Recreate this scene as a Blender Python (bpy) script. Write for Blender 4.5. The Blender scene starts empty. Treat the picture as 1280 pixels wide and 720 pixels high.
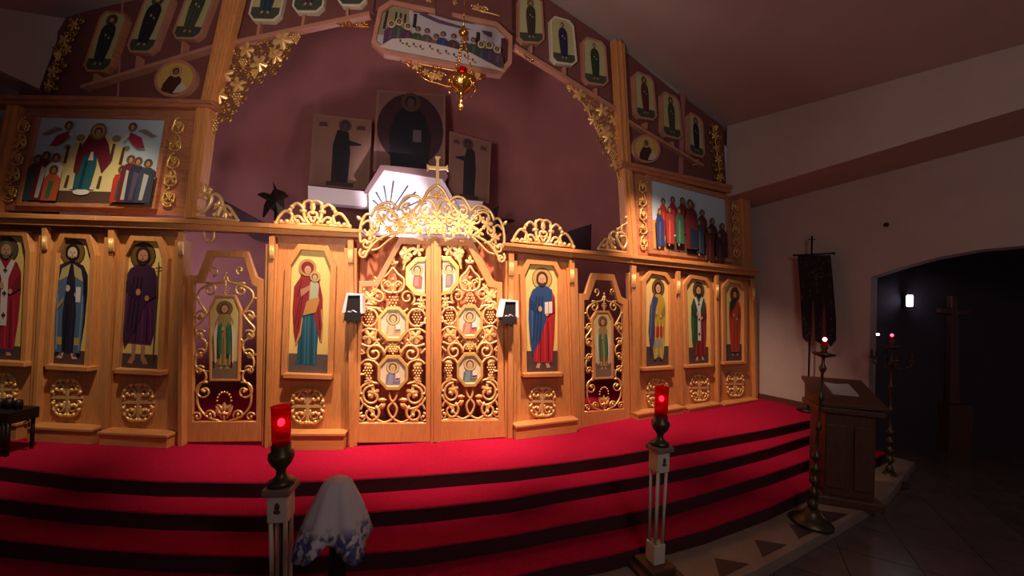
import bpy, bmesh, math, random
from mathutils import Vector, Matrix
random.seed(7)
C = bpy.context.scene.collection
PI = math.pi
# ------------------------------------------------------------------ camera
F = 500.0; PITCH = math.radians(.9); ROLL = math.radians(-2.0); PZ = .56; ZC = PZ + 1.807
cp, sp, cr, sr = math.cos(PITCH), math.sin(PITCH), math.cos(ROLL), math.sin(ROLL)
FWD = Vector((0, cp, sp)); _u = Vector((0, -sp, cp)); _r = Vector((1, 0, 0))
RT = _r*cr - _u*sr; UP = _r*sr + _u*cr
CAM = Vector((0, 0, ZC))
def ray(x, y): return (FWD + RT*((x-640)/F) + UP*((360-y)/F)).normalized()
def atz(x, y, z):
    d = ray(x, y); t = (z-CAM.z)/d.z; return CAM + d*t
def aty(x, y, Y):
    d = ray(x, y); return CAM + d*(Y/d.y)
cd = bpy.data.cameras.new('camera'); co = bpy.data.objects.new('camera', cd); C.objects.link(co)
co.matrix_world = Matrix(((RT.x, UP.x, -FWD.x, 0), (RT.y, UP.y, -FWD.y, 0), (RT.z, UP.z, -FWD.z, ZC), (0, 0, 0, 1)))
cd.sensor_width = 36; cd.lens = 36*F/1280; cd.clip_start = .05; cd.clip_end = 100
bpy.context.scene.camera = co
# ------------------------------------------------------------------ planes
class Pl:
    def __init__(s, a, b):
        s.a = Vector((a[0], a[1], 0)); b = Vector((b[0], b[1], 0)); d = (b-s.a).normalized()
        n = Vector((d.y, -d.x, 0))
        if n.dot(CAM - s.a) < 0: n = -n
        s.n = n; s.d = d
    def at(s, x, y, w=0):
        d = ray(x, y); t = ((s.a + s.n*w) - CAM).dot(s.n)/d.dot(s.n); return CAM + d*t
    def atz(s, x, z, w=0):
        y = 360.
        for _ in range(40):
            p = s.at(x, y, w); e = p.z - z
            y += e*F/max((p-CAM).dot(FWD), .1)
            if abs(e) < 1e-5: break
        return s.at(x, y, w)
sc_ = .873
XY = [(x*sc_, y*sc_) for x, y in zip([-6.26, -5.29, -4.23, -3.15, -2.08, -1.06, -0.06, 1.02, 2.18, 3.27, 4.24, 5.32],
                                 [5.27, 5.21, 5.19, 5.22, 5.33, 5.52, 5.83, 6.31, 7.01, 7.67, 8.19, 8.72])]
A_, B_, C_, D_, E_, F_, G_, H_, I_, J_, K_, L_ = XY
PL = Pl(A_, C_); PCD = Pl(C_, D_); PDE = Pl(D_, E_); PDR = Pl(E_, G_); PGH = Pl(G_, H_); PHI = Pl(H_, I_); PR = Pl(I_, L_)
PUL = Pl(C_, F_); PUR = Pl(F_, I_)
# ------------------------------------------------------------------ materials
def lin(c):
    o = []
    for v in c[:3]:
        v /= 255.; o.append(v/12.92 if v <= .04045 else ((v+.055)/1.055)**2.4)
    return tuple(o) + (1,)
MATS = {}
def mat(name, col, rough=.6, metal=0, noise=.0, nscale=20, bump=0, emit=None, es=0, coords='Object', stretch=None, col2=None, sheen=0, trans=0, spec=.5):
    if name in MATS: return MATS[name]
    m = bpy.data.materials.new(name); m.use_nodes = True; nt = m.node_tree; b = nt.nodes['Principled BSDF']
    b.inputs['Base Color'].default_value = lin(col); b.inputs['Roughness'].default_value = rough; b.inputs['Metallic'].default_value = metal
    b.inputs['Specular IOR Level'].default_value = spec
    if sheen: b.inputs['Sheen Weight'].default_value = sheen; b.inputs['Sheen Tint'].default_value = lin(col)
    if trans: b.inputs['Transmission Weight'].default_value = trans; b.inputs['IOR'].default_value = 1.04
    if emit: b.inputs['Emission Color'].default_value = lin(emit); b.inputs['Emission Strength'].default_value = es
    if noise or bump:
        tc = nt.nodes.new('ShaderNodeTexCoord'); mp = nt.nodes.new('ShaderNodeMapping'); nz = nt.nodes.new('ShaderNodeTexNoise')
        nz.inputs['Scale'].default_value = nscale; nz.inputs['Detail'].default_value = 5
        if stretch: mp.inputs['Scale'].default_value = stretch
        nt.links.new(tc.outputs[coords], mp.inputs[0]); nt.links.new(mp.outputs[0], nz.inputs['Vector'])
        if noise:
            mx = nt.nodes.new('ShaderNodeMix'); mx.data_type = 'RGBA'
            a = lin(col); k = 1-noise
            mx.inputs['A'].default_value = lin(col2) if col2 else (a[0]*k, a[1]*k, a[2]*k, 1)
            mx.inputs['B'].default_value = a
            rp = nt.nodes.new('ShaderNodeValToRGB'); rp.color_ramp.elements[0].position = .35; rp.color_ramp.elements[1].position = .65
            nt.links.new(nz.outputs['Fac'], rp.inputs[0]); nt.links.new(rp.outputs[0], mx.inputs['Factor']); nt.links.new(mx.outputs['Result'], b.inputs['Base Color'])
        if bump:
            bp = nt.nodes.new('ShaderNodeBump'); bp.inputs['Strength'].default_value = bump; bp.inputs['Distance'].default_value = .01
            nt.links.new(nz.outputs['Fac'], bp.inputs['Height']); nt.links.new(bp.outputs[0], b.inputs['Normal'])
    MATS[name] = m; return m
wood = mat('oak', (206, 140, 82), .42, noise=.2, nscale=9, stretch=(6, 6, .6), bump=.05)
woodh = mat('oak_horizontal', (206, 140, 82), .42, noise=.2, nscale=9, stretch=(.6, .6, 7), bump=.05)
rosewood = mat('red_oak', (182, 118, 84), .38, noise=.3, nscale=9, stretch=(.8, .8, 5))
gold = mat('gilt', (236, 194, 128), .36, metal=.38)
goldd = mat('gilt_deep', (240, 196, 116), .32, metal=.5)
shadegold = mat('shaded_gilt', (176, 130, 66), .34, metal=.7)  # gilt darkened in its colour to stand in for shadow on the scrollwork
brass = mat('aged_brass', (92, 76, 56), .4, metal=.65, noise=.3, nscale=30)
brightbrass = mat('polished_brass', (225, 160, 80), .2, metal=.95)
burg = mat('burgundy_board', (112, 64, 60), .6, noise=.12, nscale=5)
carpet = mat('red_carpet', (166, 16, 54), .95, noise=.25, nscale=60, bump=.3, sheen=.3, spec=.1)
wallm = mat('plaster', (178, 160, 150), .85, noise=.06, nscale=3)
ceilm = mat('ceiling_paint', (164, 144, 138), .85, noise=.06, nscale=2)
apsem = mat('rose_plaster', (158, 100, 98), .85, noise=.14, nscale=1.6)
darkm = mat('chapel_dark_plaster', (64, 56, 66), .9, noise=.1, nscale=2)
blackm = mat('black_cloth', (24, 18, 22), .9, noise=.3, nscale=30)
whitem = mat('white_linen', (225, 218, 225), .85)
curtm = mat('maroon_curtain', (196, 116, 80), .85)
darkwood = mat('dark_wood', (92, 58, 42), .4, noise=.3, nscale=9, stretch=(6, 6, .6))
ivory = mat('ivory_paint', (205, 190, 168), .5, noise=.06, nscale=8)
stone = mat('stone_slab', (150, 128, 112), .45, noise=.2, nscale=3)
redglass = mat('ruby_glass', (226, 36, 60), .12, trans=.94)
flame = mat('candle_flame', (255, 120, 110), .5, emit=(255, 120, 120), es=14)
glintW = mat('white_glint', (255, 230, 220), .5, emit=(255, 220, 225), es=10)  # glow colour of the added reflection glint
dkmetal = mat('dark_iron', (44, 34, 32), .45, metal=.6)
def paintmat():
    m = bpy.data.materials.new('tempera'); m.use_nodes = True; nt = m.node_tree; b = nt.nodes['Principled BSDF']
    a = nt.nodes.new('ShaderNodeVertexColor'); a.layer_name = 'Col'; nt.links.new(a.outputs[0], b.inputs['Base Color']); b.inputs['Roughness'].default_value = .5
    b.inputs['Specular IOR Level'].default_value = .3
    return m
paint = paintmat()
def tilemat():
    m = bpy.data.materials.new('marble_tile'); m.use_nodes = True; nt = m.node_tree; b = nt.nodes['Principled BSDF']
    tc = nt.nodes.new('ShaderNodeTexCoord'); mp = nt.nodes.new('ShaderNodeMapping'); mp.inputs['Rotation'].default_value = (0, 0, .5)
    br = nt.nodes.new('ShaderNodeTexBrick'); br.offset = 0; br.inputs['Scale'].default_value = 1.6; br.inputs['Brick Width'].default_value = 1; br.inputs['Row Height'].default_value = 1
    br.inputs['Mortar Size'].default_value = .008
    br.inputs['Color1'].default_value = lin((118, 100, 92)); br.inputs['Color2'].default_value = lin((104, 88, 82)); br.inputs['Mortar'].default_value = lin((62, 52, 50))
    nz = nt.nodes.new('ShaderNodeTexNoise'); nz.inputs['Scale'].default_value = 5; mx = nt.nodes.new('ShaderNodeMix'); mx.data_type = 'RGBA'; mx.blend_type = 'MULTIPLY'; mx.inputs['Factor'].default_value = .5
    nt.links.new(tc.outputs['Object'], mp.inputs[0]); nt.links.new(mp.outputs[0], br.inputs['Vector']); nt.links.new(mp.outputs[0], nz.inputs['Vector'])
    nt.links.new(br.outputs['Color'], mx.inputs['A']); nt.links.new(nz.outputs['Fac'], mx.inputs['B']); nt.links.new(mx.outputs['Result'], b.inputs['Base Color']); b.inputs['Roughness'].default_value = .22
    return m
tile = tilemat()
# ------------------------------------------------------------------ mesh builder
BASE = {}
class MB:
    def __init__(s): s.v = []; s.f = []; s.c = {}; s.sm = []
    def add(s, vs, fs, smooth=False, col=None):
        o = len(s.v); s.v += [Vector(v) for v in vs]
        for f in fs:
            if col is not None: s.c[len(s.f)] = lin(col)
            s.f.append([i+o for i in f]); s.sm.append(smooth)
        return s
    def prism(s, front, back, col=None):
        n = len(front)
        fs = [list(range(n)), list(range(2*n-1, n-1, -1))] + [[i, i+n, (i+1) % n+n, (i+1) % n] for i in range(n)]
        return s.add(list(front)+list(back), fs, col=col)
    def pp(s, pl, pts, w0, w1, col=None):           # outline in picture coordinates standing on plane pl, from depth w0 out to w1
        f = [pl.at(x, y, w1) for x, y in pts]; b = [p - pl.n*(w1-w0) for p in f]
        return s.prism(f, b, col)
    def ring(s, pl, outer, inner, w0, w1, closed=True):
        n = len(outer); d = pl.n*(w1-w0)
        of = [pl.at(x, y, w1) for x, y in outer]; nf = [pl.at(x, y, w1) for x, y in inner]
        vs = of + nf + [p-d for p in of] + [p-d for p in nf]; fs = []
        for i in range(n if closed else n-1):
            j = (i+1) % n
            fs += [[i, j, n+j, n+i], [2*n+i, 3*n+i, 3*n+j, 2*n+j], [i, 2*n+i, 2*n+j, j], [n+i, n+j, 3*n+j, 3*n+i]]
        if not closed:
            fs += [[0, n, 3*n, 2*n], [n-1, 3*n-1, 4*n-1, 2*n-1]]
        return s.add(vs, fs)
    def tube(s, pts, r, seg=6, r2=None, flat=1.0, nrm=None):
        pts = [Vector(p) for p in pts]; n = len(pts); vs = []; fs = []
        prev = None
        for i, p in enumerate(pts):
            t = (pts[min(i+1, n-1)] - pts[max(i-1, 0)])
            if t.length < 1e-9: t = Vector((0, 0, 1))
            t.normalize()
            if nrm is not None: a = nrm - t*nrm.dot(t)
            else:
                a = prev if prev is not None else (Vector((0, 0, 1)) if abs(t.z) < .9 else Vector((1, 0, 0))); a = a - t*a.dot(t)
            if a.length < 1e-6: a = t.orthogonal()
            a.normalize(); prev = a; b = t.cross(a)
            rr = r if r2 is None else r + (r2-r)*i/(n-1)
            if isinstance(r, (list, tuple)): rr = r[i]
            for k in range(seg):
                q = 2*PI*k/seg; vs.append(p + a*(math.cos(q)*rr*flat) + b*(math.sin(q)*rr))
        for i in range(n-1):
            for k in range(seg):
                k2 = (k+1) % seg; fs.append([i*seg+k, i*seg+k2, (i+1)*seg+k2, (i+1)*seg+k])
        fs += [list(range(seg))[::-1], [(n-1)*seg+k for k in range(seg)]]
        return s.add(vs, fs, True)
    def ball(s, c, r, seg=8, rings=5, sc=(1, 1, 1)):
        vs = []; fs = []; c = Vector(c)
        for i in range(1, rings):
            th = PI*i/rings
            for k in range(seg):
                q = 2*PI*k/seg; vs.append(c + Vector((r*sc[0]*math.sin(th)*math.cos(q), r*sc[1]*math.sin(th)*math.sin(q), r*sc[2]*math.cos(th))))
        t = len(vs); vs += [c+Vector((0, 0, r*sc[2])), c-Vector((0, 0, r*sc[2]))]
        for i in range(rings-2):
            for k in range(seg):
                k2 = (k+1) % seg; fs.append([i*seg+k, (i+1)*seg+k, (i+1)*seg+k2, i*seg+k2])
        for k in range(seg):
            k2 = (k+1) % seg; fs.append([t, k, k2]); fs.append([t+1, (rings-2)*seg+k2, (rings-2)*seg+k])
        return s.add(vs, fs, True)
    def lathe(s, c, prof, seg=20, axis=Vector((0, 0, 1)), square=False):
        c = Vector(c); a = axis.normalized(); x = a.orthogonal().normalized() if abs(a.z) < .95 else (Vector((1, 0, 0)) - a*a.x).normalized(); y = a.cross(x)
        vs = []; fs = []; n = len(prof)
        for r, z in prof:
            for k in range(seg):
                q = 2*PI*k/seg; vs.append(c + a*z + x*(r*math.cos(q)) + y*(r*math.sin(q)))
        for i in range(n-1):
            for k in range(seg):
                k2 = (k+1) % seg; fs.append([i*seg+k, i*seg+k2, (i+1)*seg+k2, (i+1)*seg+k])
        fs += [list(range(seg))[::-1], [(n-1)*seg+k for k in range(seg)]]
        return s.add(vs, fs, seg > 8)
    def box(s, c, dx, dy, dz, rz=0, axis=None):     # c = centre of the foot
        c = Vector(c); e = Vector((math.cos(rz), math.sin(rz), 0)); g = Vector((-e.y, e.x, 0)); a = axis.normalized() if axis else Vector((0, 0, 1))
        bt = [c + e*(i*dx/2) + g*(j*dy/2) for i, j in ((-1, -1), (1, -1), (1, 1), (-1, 1))]
        return s.prism([p + a*dz for p in bt], bt)
    def build(s, name, m, parent=None, bevel=0, fix=True):
        me = bpy.data.meshes.new(name)
        if parent is not None: base = BASE[parent.name]
        else:
            xs = [v.x for v in s.v]; ys = [v.y for v in s.v]; zs = [v.z for v in s.v]
            base = Vector(((min(xs)+max(xs))/2, (min(ys)+max(ys))/2, min(zs)))
        me.from_pydata([v-base for v in s.v], [], s.f)
        me.polygons.foreach_set('use_smooth', s.sm)
        if s.c:
            ca = me.color_attributes.new('Col', 'FLOAT_COLOR', 'CORNER')
            for i, p in enumerate(me.polygons):
                c = s.c.get(i, (1, 1, 1, 1))
                for li in p.loop_indices: ca.data[li].color = c
        me.materials.append(m)
        if fix:
            bm = bmesh.new(); bm.from_mesh(me); bmesh.ops.recalc_face_normals(bm, faces=bm.faces); bm.to_mesh(me); bm.free()
        o = bpy.data.objects.new(name, me); C.objects.link(o)
        if parent is not None: o.parent = parent
        else: o.location = base
        BASE[o.name] = base
        if bevel:
            b = o.modifiers.new('bevel', 'BEVEL'); b.width = bevel; b.segments = 2; b.limit_method = 'ANGLE'; b.angle_limit = .7
        return o
def tag(o, label=None, cat=None, group=None, kind=None):
    if label: o['label'] = label
    if cat: o['category'] = cat
    if group: o['group'] = group
    if kind: o['kind'] = kind
    return o
def thing(name, loc, label, cat, group=None):
    o = bpy.data.objects.new(name, None); C.objects.link(o); o.location = loc; o.empty_display_size = .1
    BASE[o.name] = Vector(loc); return tag(o, label, cat, group)
# ------------------------------------------------------------------ gilded ornament helpers (picture-plane mapping M(x, y, w))
def M_(pl, w=0): return lambda x, y, dw=0: pl.at(x, y, w+dw)
def xf(M, A): return lambda x, y, dw=0: M(*A(x, y), dw)
def spiral(cx, cy, r, a0, turns, sy=1.0, r1=.22, n=None):
    n = n or int(10*abs(turns)+6); o = []
    for i in range(n+1):
        t = i/n; a = math.radians(a0) + 2*PI*turns*t; rr = r*(1-(1-r1)*t); o.append((cx+rr*math.cos(a), cy-rr*math.sin(a)*sy))
    return o
def curve(pts, n=6):
    o = []; m = len(pts)
    for i in range(m-1):
        p0 = pts[max(i-1, 0)]; p1 = pts[i]; p2 = pts[i+1]; p3 = pts[min(i+2, m-1)]
        for k in range(n):
            t = k/n; t2 = t*t; t3 = t2*t
            o.append(tuple(.5*((2*p1[j])+(-p0[j]+p2[j])*t+(2*p0[j]-5*p1[j]+4*p2[j]-p3[j])*t2+(-p0[j]+3*p1[j]-3*p2[j]+p3[j])*t3) for j in range(2)))
    o.append(pts[-1]); return o
def gt(mb, M, pts, r, r2=None, w=0, seg=6): mb.tube([M(x, y, w) for x, y in pts], r, seg, r2)
def scroll(mb, M, cx, cy, r, a0, turns, rad, w=0, ball=True, sy=1.0):
    pts = spiral(cx, cy, r, a0, turns, sy); gt(mb, M, pts, rad*1.1, rad*.7, w)
    if ball: mb.ball(M(pts[-1][0], pts[-1][1], w+rad*.3), rad*1.5)
    return pts[0]
def leaf(mb, M, cx, cy, s, ang, w=0, lobes=5, relief=.018):
    a0 = math.radians(ang); out = []; n = lobes*4
    for i in range(n):
        t = i/n; a = a0 + 2*PI*t; k = abs(math.cos(lobes*PI*t)); rr = s*(.5+.5*k)*(1.12 if i == 0 else 1)
        out.append((cx+rr*math.cos(a), cy-rr*math.sin(a), .010*(1 if k > .6 else -.3)))
    vs = [M(cx, cy, w+relief)] + [M(x, y, w+d) for x, y, d in out] + [M(cx, cy, w-.008)]
    fs = [[0, i+1, (i+1) % n+1] for i in range(n)] + [[n+1, (i+1) % n+1, i+1] for i in range(n)]
    mb.add(vs, fs)
def grapes(mb, M, cx, cy, s, w=0, rad=None):
    rad = rad or .012
    for r_, k in enumerate((3, 4, 3, 2, 1)):
        for i in range(k):
            mb.ball(M(cx+(i-(k-1)/2)*s*.5, cy-s*.8+r_*s*.45, w+.008), rad, 6, 4)
def petal(mb, M, x0, y0, x1, y1, wd, w=0, relief=.014):
    dx, dy = x1-x0, y1-y0; L = math.hypot(dx, dy); nx, ny = -dy/L*wd, dx/L*wd
    P = [(x0, y0, 0), (x0+dx*.35+nx, y0+dy*.35+ny, .0), (x0+dx*.75+nx*.7, y0+dy*.75+ny*.7, 0), (x1, y1, 0), (x0+dx*.75-nx*.7, y0+dy*.75-ny*.7, 0), (x0+dx*.35-nx, y0+dy*.35-ny, 0)]
    vs = [M(x, y, w) for x, y, _ in P] + [M(x0+dx*.45, y0+dy*.45, w+relief)] + [M(x0+dx*.45, y0+dy*.45, w-.006)]
    fs = [[i, (i+1) % 6, 6] for i in range(6)] + [[(i+1) % 6, i, 7] for i in range(6)]
    mb.add(vs, fs)
# ------------------------------------------------------------------ painter
class Quad:
    def __init__(s, pl, bl, br, tr, tl, w): s.pl = pl; s.q = (bl, br, tr, tl); s.w = w
    def px(s, u, v):
        bl, br, tr, tl = s.q
        return tuple(bl[j]*(1-u)*(1-v)+br[j]*u*(1-v)+tr[j]*u*v+tl[j]*(1-u)*v for j in (0, 1))
    def __call__(s, u, v, dw=0): x, y = s.px(u, v); return s.pl.at(x, y, s.w+dw)
class Icon:
    def __init__(s, q, outline, back=(206, 176, 106), asp=None, t=.012, px=True):
        s.q = q; s.mb = MB(); s.k = 0
        if px: s.mb.pp(q.pl, outline, q.w-t, q.w, back)
        else: s.mb.prism([q(u, v) for u, v in outline], [q(u, v, -t) for u, v in outline], back)
        a = (q(1, .5)-q(0, .5)).length; b = (q(.5, 1)-q(.5, 0)).length; s.asp = a/b
    def poly(s, pts, col):
        g = sum(col)/3; col = tuple((c*.82+g*.18)*.9 for c in col); s.k += 1; s.mb.add([s.q(u, v, .0007*s.k) for u, v in pts], [list(range(len(pts)))], col=col); return s
    def ell(s, cx, cy, r, col, ry=None, n=16):      # r in height units
        ry = ry or r; return s.poly([(cx+r/s.asp*math.cos(2*PI*i/n), cy+ry*math.sin(2*PI*i/n)) for i in range(n)], col)
    def head(s, cx, cy, r, hair=(70, 44, 28), skin=(214, 160, 112), halo=(150, 112, 52), beard=False, hr=1.75, rim=(90, 60, 34)):
        if halo: s.ell(cx, cy, r*hr*1.08, rim); s.ell(cx, cy, r*hr, halo)
        s.ell(cx, cy+r*.12, r*1.08, hair, r*1.15)
        s.ell(cx, cy-r*.1, r*.72, skin, r*.92)
        if beard: s.ell(cx, cy-r*.75, r*.55, hair, r*.5); s.ell(cx, cy-r*.25, r*.5, skin, r*.5)
        for e in (-1, 1): s.ell(cx+e*r*.28/s.asp, cy+r*.05, r*.11, (50, 30, 22), r*.07, 8)
        s.poly([(cx-r*.05/s.asp, cy), (cx+r*.05/s.asp, cy), (cx+r*.1/s.asp, cy-r*.3), (cx-r*.1/s.asp, cy-r*.3)], tuple(int(c*.8) for c in skin))
        s.ell(cx, cy-r*.48, r*.18, (150, 70, 56), r*.06, 8)
        return s
    def build(s, parent, name='painting'): return s.mb.build(name, paint, parent, fix=False)
def shade(c, k): return tuple(max(0, min(255, int(v*k))) for v in c)
def saint(ic, cx=.5, y0=.08, y1=.93, W=1.0, robe=(60, 90, 140), mantle=None, under=None, hair=(60, 40, 28), beard=True, feet=True, halo=(140, 104, 50), book=None, staff=False, stole=None, skirt=None, folds=True, ground=(88, 66, 62), gy=.16, skin=(214, 160, 112), hem=.05):
    H = y1-y0; a = ic.asp
    X = lambda x: cx + x*H*W/a*.9
    Y = lambda y: y0 + y*H
    if ground: ic.poly([(0, 0), (1, 0), (1, gy), (0, gy)], ground)
    r = .062*H; hy = Y(.91)
    if hem > .06:
        for e in (-1, 1): ic.poly([(X(.03*e), Y(.02)), (X(.06*e), Y(.02)), (X(.07*e), Y(hem+.04)), (X(.02*e), Y(hem+.04))], skin)
    if feet:
        for e in (-1, 1): ic.poly([(X(.03*e), Y(.05)), (X(.07*e), Y(.05)), (X(.10*e), Y(-.005)), (X(.05*e), Y(-.01))], skin)
    P = lambda L, col: ic.poly([(X(x), Y(y)) for x, y in L], col)
    if under: P([(-.12, .02), (.12, .02), (.13, .3), (-.13, .3)], under)
    ic.ell(cx, hy, r*1.9, shade(halo, .6)); ic.ell(cx, hy, r*1.75, halo)
    P([(-.04, .8), (.04, .8), (.035, .87), (-.035, .87)], shade(skin, .85))
    P([(-.12, hem), (.12, hem-.01), (.155, .3), (.17, .55), (.165, .72), (.12, .8), (.04, .835), (-.04, .835), (-.12, .8), (-.165, .72), (-.175, .55), (-.15, .3)], robe)
    if skirt: P([(-.12, .28), (.12, .28), (.13, .42), (-.13, .42)], skirt)
    if folds:
        for i, x in enumerate((-.09, -.04, .02, .07, .11)):
            P([(x, hem+.01), (x+.012, hem+.01), (x*.8+.02, .45), (x*.8+.008, .5)], shade(robe, .62 if i % 2 else 1.35))
    if mantle:
        P([(-.14, .12), (-.03, .3), (.05, .5), (.13, .62), (.13, .8), (.05, .838), (-.05, .838), (-.13, .79), (-.175, .7), (-.185, .5), (-.17, .25)], mantle)
        for x in (-.13, -.09, -.05): P([(x, .25), (x+.012, .28), (x+.06, .72), (x+.045, .74)], shade(mantle, .6))
        P([(-.15, .3), (-.138, .32), (-.13, .6), (-.142, .6)], shade(mantle, 1.5))
    if stole:
        P([(-.06, .83), (.0, .74), (.06, .83), (.1, .81), (.035, .66), (.035, .25), (-.035, .25), (-.035, .66), (-.1, .81)], stole)
        for y in (.72, .52, .33): P([(-.02, y), (.02, y), (.02, y+.02), (-.02, y+.02)], (60, 40, 40)); P([(-.006, y-.015), (.006, y-.015), (.006, y+.035), (-.006, y+.035)], (60, 40, 40))
    # arms
    P([(-.165, .7), (-.13, .68), (-.03, .58), (-.04, .54), (-.16, .6)], shade(robe if not mantle else mantle, .8))
    P([(.165, .7), (.13, .68), (.05, .56), (.06, .52), (.17, .58)], shade(robe, .8))
    ic.ell(X(-.03), Y(.6), .022*H, skin, .03*H, 10); ic.ell(X(.06), Y(.55), .02*H, skin, .024*H, 10)
    if book: P([(.03, .55), (.13, .56), (.13, .68), (.03, .67)], book); P([(.075, .55), (.085, .55), (.085, .68), (.075, .68)], shade(book, .7))
    if staff: P([(.14, .02), (.15, .02), (.17, .86), (.16, .86)], (110, 70, 40)); P([(.13, .8), (.2, .81), (.2, .82), (.13, .81)], (110, 70, 40))
    ic.head(cx, hy, r, hair, skin, None, beard)
    return ic
# ------------------------------------------------------------------ room shell
WDIR = Vector((.576, -.817, 0))                      # the right wall runs this way towards the nave
wr0 = PR.at(946.5, 500); wr0.z = 0
PW = Pl((wr0.x, wr0.y), (wr0.x+WDIR.x, wr0.y+WDIR.y))
bf0 = PR.at(908, 200); PB = Pl((bf0.x, bf0.y), (bf0.x+WDIR.x, bf0.y+WDIR.y))
wl0 = PL.at(60, 90); LD = Vector((-.72, -.69, 0)); PLB = Pl((wl0.x, wl0.y), (wl0.x+LD.x, wl0.y+LD.y))
def struct(mb, name, m, bevel=0, fix=True): return tag(mb.build(name, m, None, bevel, fix), kind='structure')
# floors
NZ = -.12
mb = MB(); mb.prism([(-9, -3, NZ), (12, -3, NZ), (12, 12, NZ), (-9, 12, NZ)], [(-9, -3, NZ-.1), (12, -3, NZ-.1), (12, 12, NZ-.1), (-9, 12, NZ-.1)]); struct(mb, 'floor', tile)
edge = [atz(x, y, 0) for x, y in ((700, 800), (860, 752), (955, 707), (1060, 649), (1112, 618))]
poly = [Vector((-8.5, edge[0].y-.1, 0))] + edge + [Vector((6.3, 6.2, 0)), Vector((4.7, 8.2, 0)), Vector((-8.5, 8.2, 0))]
mb = MB(); mb.prism(poly, [Vector((p.x, p.y, NZ)) for p in poly]); tag(mb.build('stone_slab_floor', stone, None, .008), kind='structure')
# inlaid dark triangles along the slab border
mb = MB()
for k in range(5):
    t = .15+k*.2; e0, e1 = atz(860, 752, 0), atz(1085, 636, 0); p = e0.lerp(e1, t); q = e0.lerp(e1, t+.13); nn = Vector((-(e1-e0).y, (e1-e0).x, 0)).normalized()*.24
    c = (p+q)/2+nn; mb.prism([Vector((v.x, v.y, .004)) for v in (p+nn*.2, q+nn*.2, c)], [Vector((v.x, v.y, -.002)) for v in (p+nn*.2, q+nn*.2, c)])
tag(mb.build('trim_1', mat('dark_inlay', (70, 52, 50), .4)), kind='structure')
# carpeted steps
edges = [
 [(-150, 706), (0, 733), (100, 745), (200, 752), (320, 755), (420, 752), (520, 744), (560, 738), (640, 720), (700, 705), (760, 694), (880, 662), (960, 634), (1012, 610)],
 [(-150, 650), (0, 673), (100, 684), (200, 691), (320, 695), (420, 693), (520, 686), (560, 680), (640, 668), (700, 656), (800, 638), (880, 616), (960, 592), (1020, 571)],
 [(-150, 602), (0, 622), (100, 634), (200, 641), (320, 644), (420, 642), (520, 635), (560, 631), (640, 622), (700, 611), (800, 595), (880, 580), (960, 560), (1030, 538)],
 [(-150, 566), (0, 582), (100, 595), (200, 601), (320, 603), (420, 600), (520, 594), (560, 591), (640, 585), (700, 578), (767, 569), (880, 550), (960, 536), (1020, 523)]]
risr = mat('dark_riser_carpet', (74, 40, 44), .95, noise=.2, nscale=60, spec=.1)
st = thing('carpeted_steps', atz(560, 738, 0)+Vector((0, .6, 0)), 'red carpeted steps curving across in front of the golden icon screen', 'steps')
wallend = lambda d: wr0 + WDIR*d
for i, e in enumerate(edges):
    z = .14*(i+1); pts = [atz(x, y, z) for x, y in e]
    # stop at the right wall
    cut = [p for p in pts if (p-PW.a).dot(PW.n) > .02]
    a = cut[-1]; b = pts[len(cut)] if len(cut) < len(pts) else a + (pts[-1]-pts[-2]).normalized()*3
    da = (a-PW.a).dot(PW.n); db = (b-PW.a).dot(PW.n)
    end = a + (b-a)*(da/(da-db) if da != db else 0); pts = cut + [Vector((end.x, end.y, z))]
    back = [Vector((wr0.x, wr0.y, z)), Vector((4.1, 8.4, z)), Vector((1.5, 9.6, z)), Vector((-2, 10.2, z)), Vector((-5.3, 9, z)), Vector((pts[0].x, 5.2, z))] if i == 3 else [Vector((wr0.x, wr0.y, z)), Vector((2.2, 6.6, z)), Vector((-1, 5.6, z)), Vector((pts[0].x, 5.2, z))]
    pl_ = pts + back; mb = MB(); mb.prism(pl_, [Vector((p.x, p.y, z-.14)) for p in pl_]); o = mb.build('step', carpet, st, .012)
    mb = MB()
    for p, q in zip(pts, pts[1:]):
        d = (q-p).normalized(); m = Vector((d.y, -d.x, 0)); m = m if m.y < 0 else -m
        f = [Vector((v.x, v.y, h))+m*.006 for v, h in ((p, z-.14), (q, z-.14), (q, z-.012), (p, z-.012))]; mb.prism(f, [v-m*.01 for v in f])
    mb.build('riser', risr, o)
# right wall with the arched opening
def wallpoly(pl, pts, w0, w1, name, m): mb = MB(); mb.pp(pl, pts, w0, w1); return struct(mb, name, m)
zt = 6.2
def W2(s, z, w=0): return PW.a + WDIR*s + Vector((0, 0, z)) + PW.n*w
def sx(px, py): return (PW.at(px, py)-PW.a).dot(WDIR), PW.at(px, py).z
sj, zj = sx(1089, 346); arch = [sx(x, y) for x, y in ((1089, 346), (1130, 333), (1170, 322), (1225, 312), (1280, 307), (1400, 303))]
prof = [(-.3, NZ), (sj, NZ)] + [(sj, zj)] + arch[1:] + [(arch[-1][0]+.9, arch[-1][1]-.25), (arch[-1][0]+1.2, NZ), (arch[-1][0]+3.2, NZ), (arch[-1][0]+3.2, 5.0), (-.3, 5.0)]
mb = MB(); mb.prism([W2(s, z) for s, z in prof], [W2(s, z, -.35) for s, z in prof]); struct(mb, 'wall_right', wallm)
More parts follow.
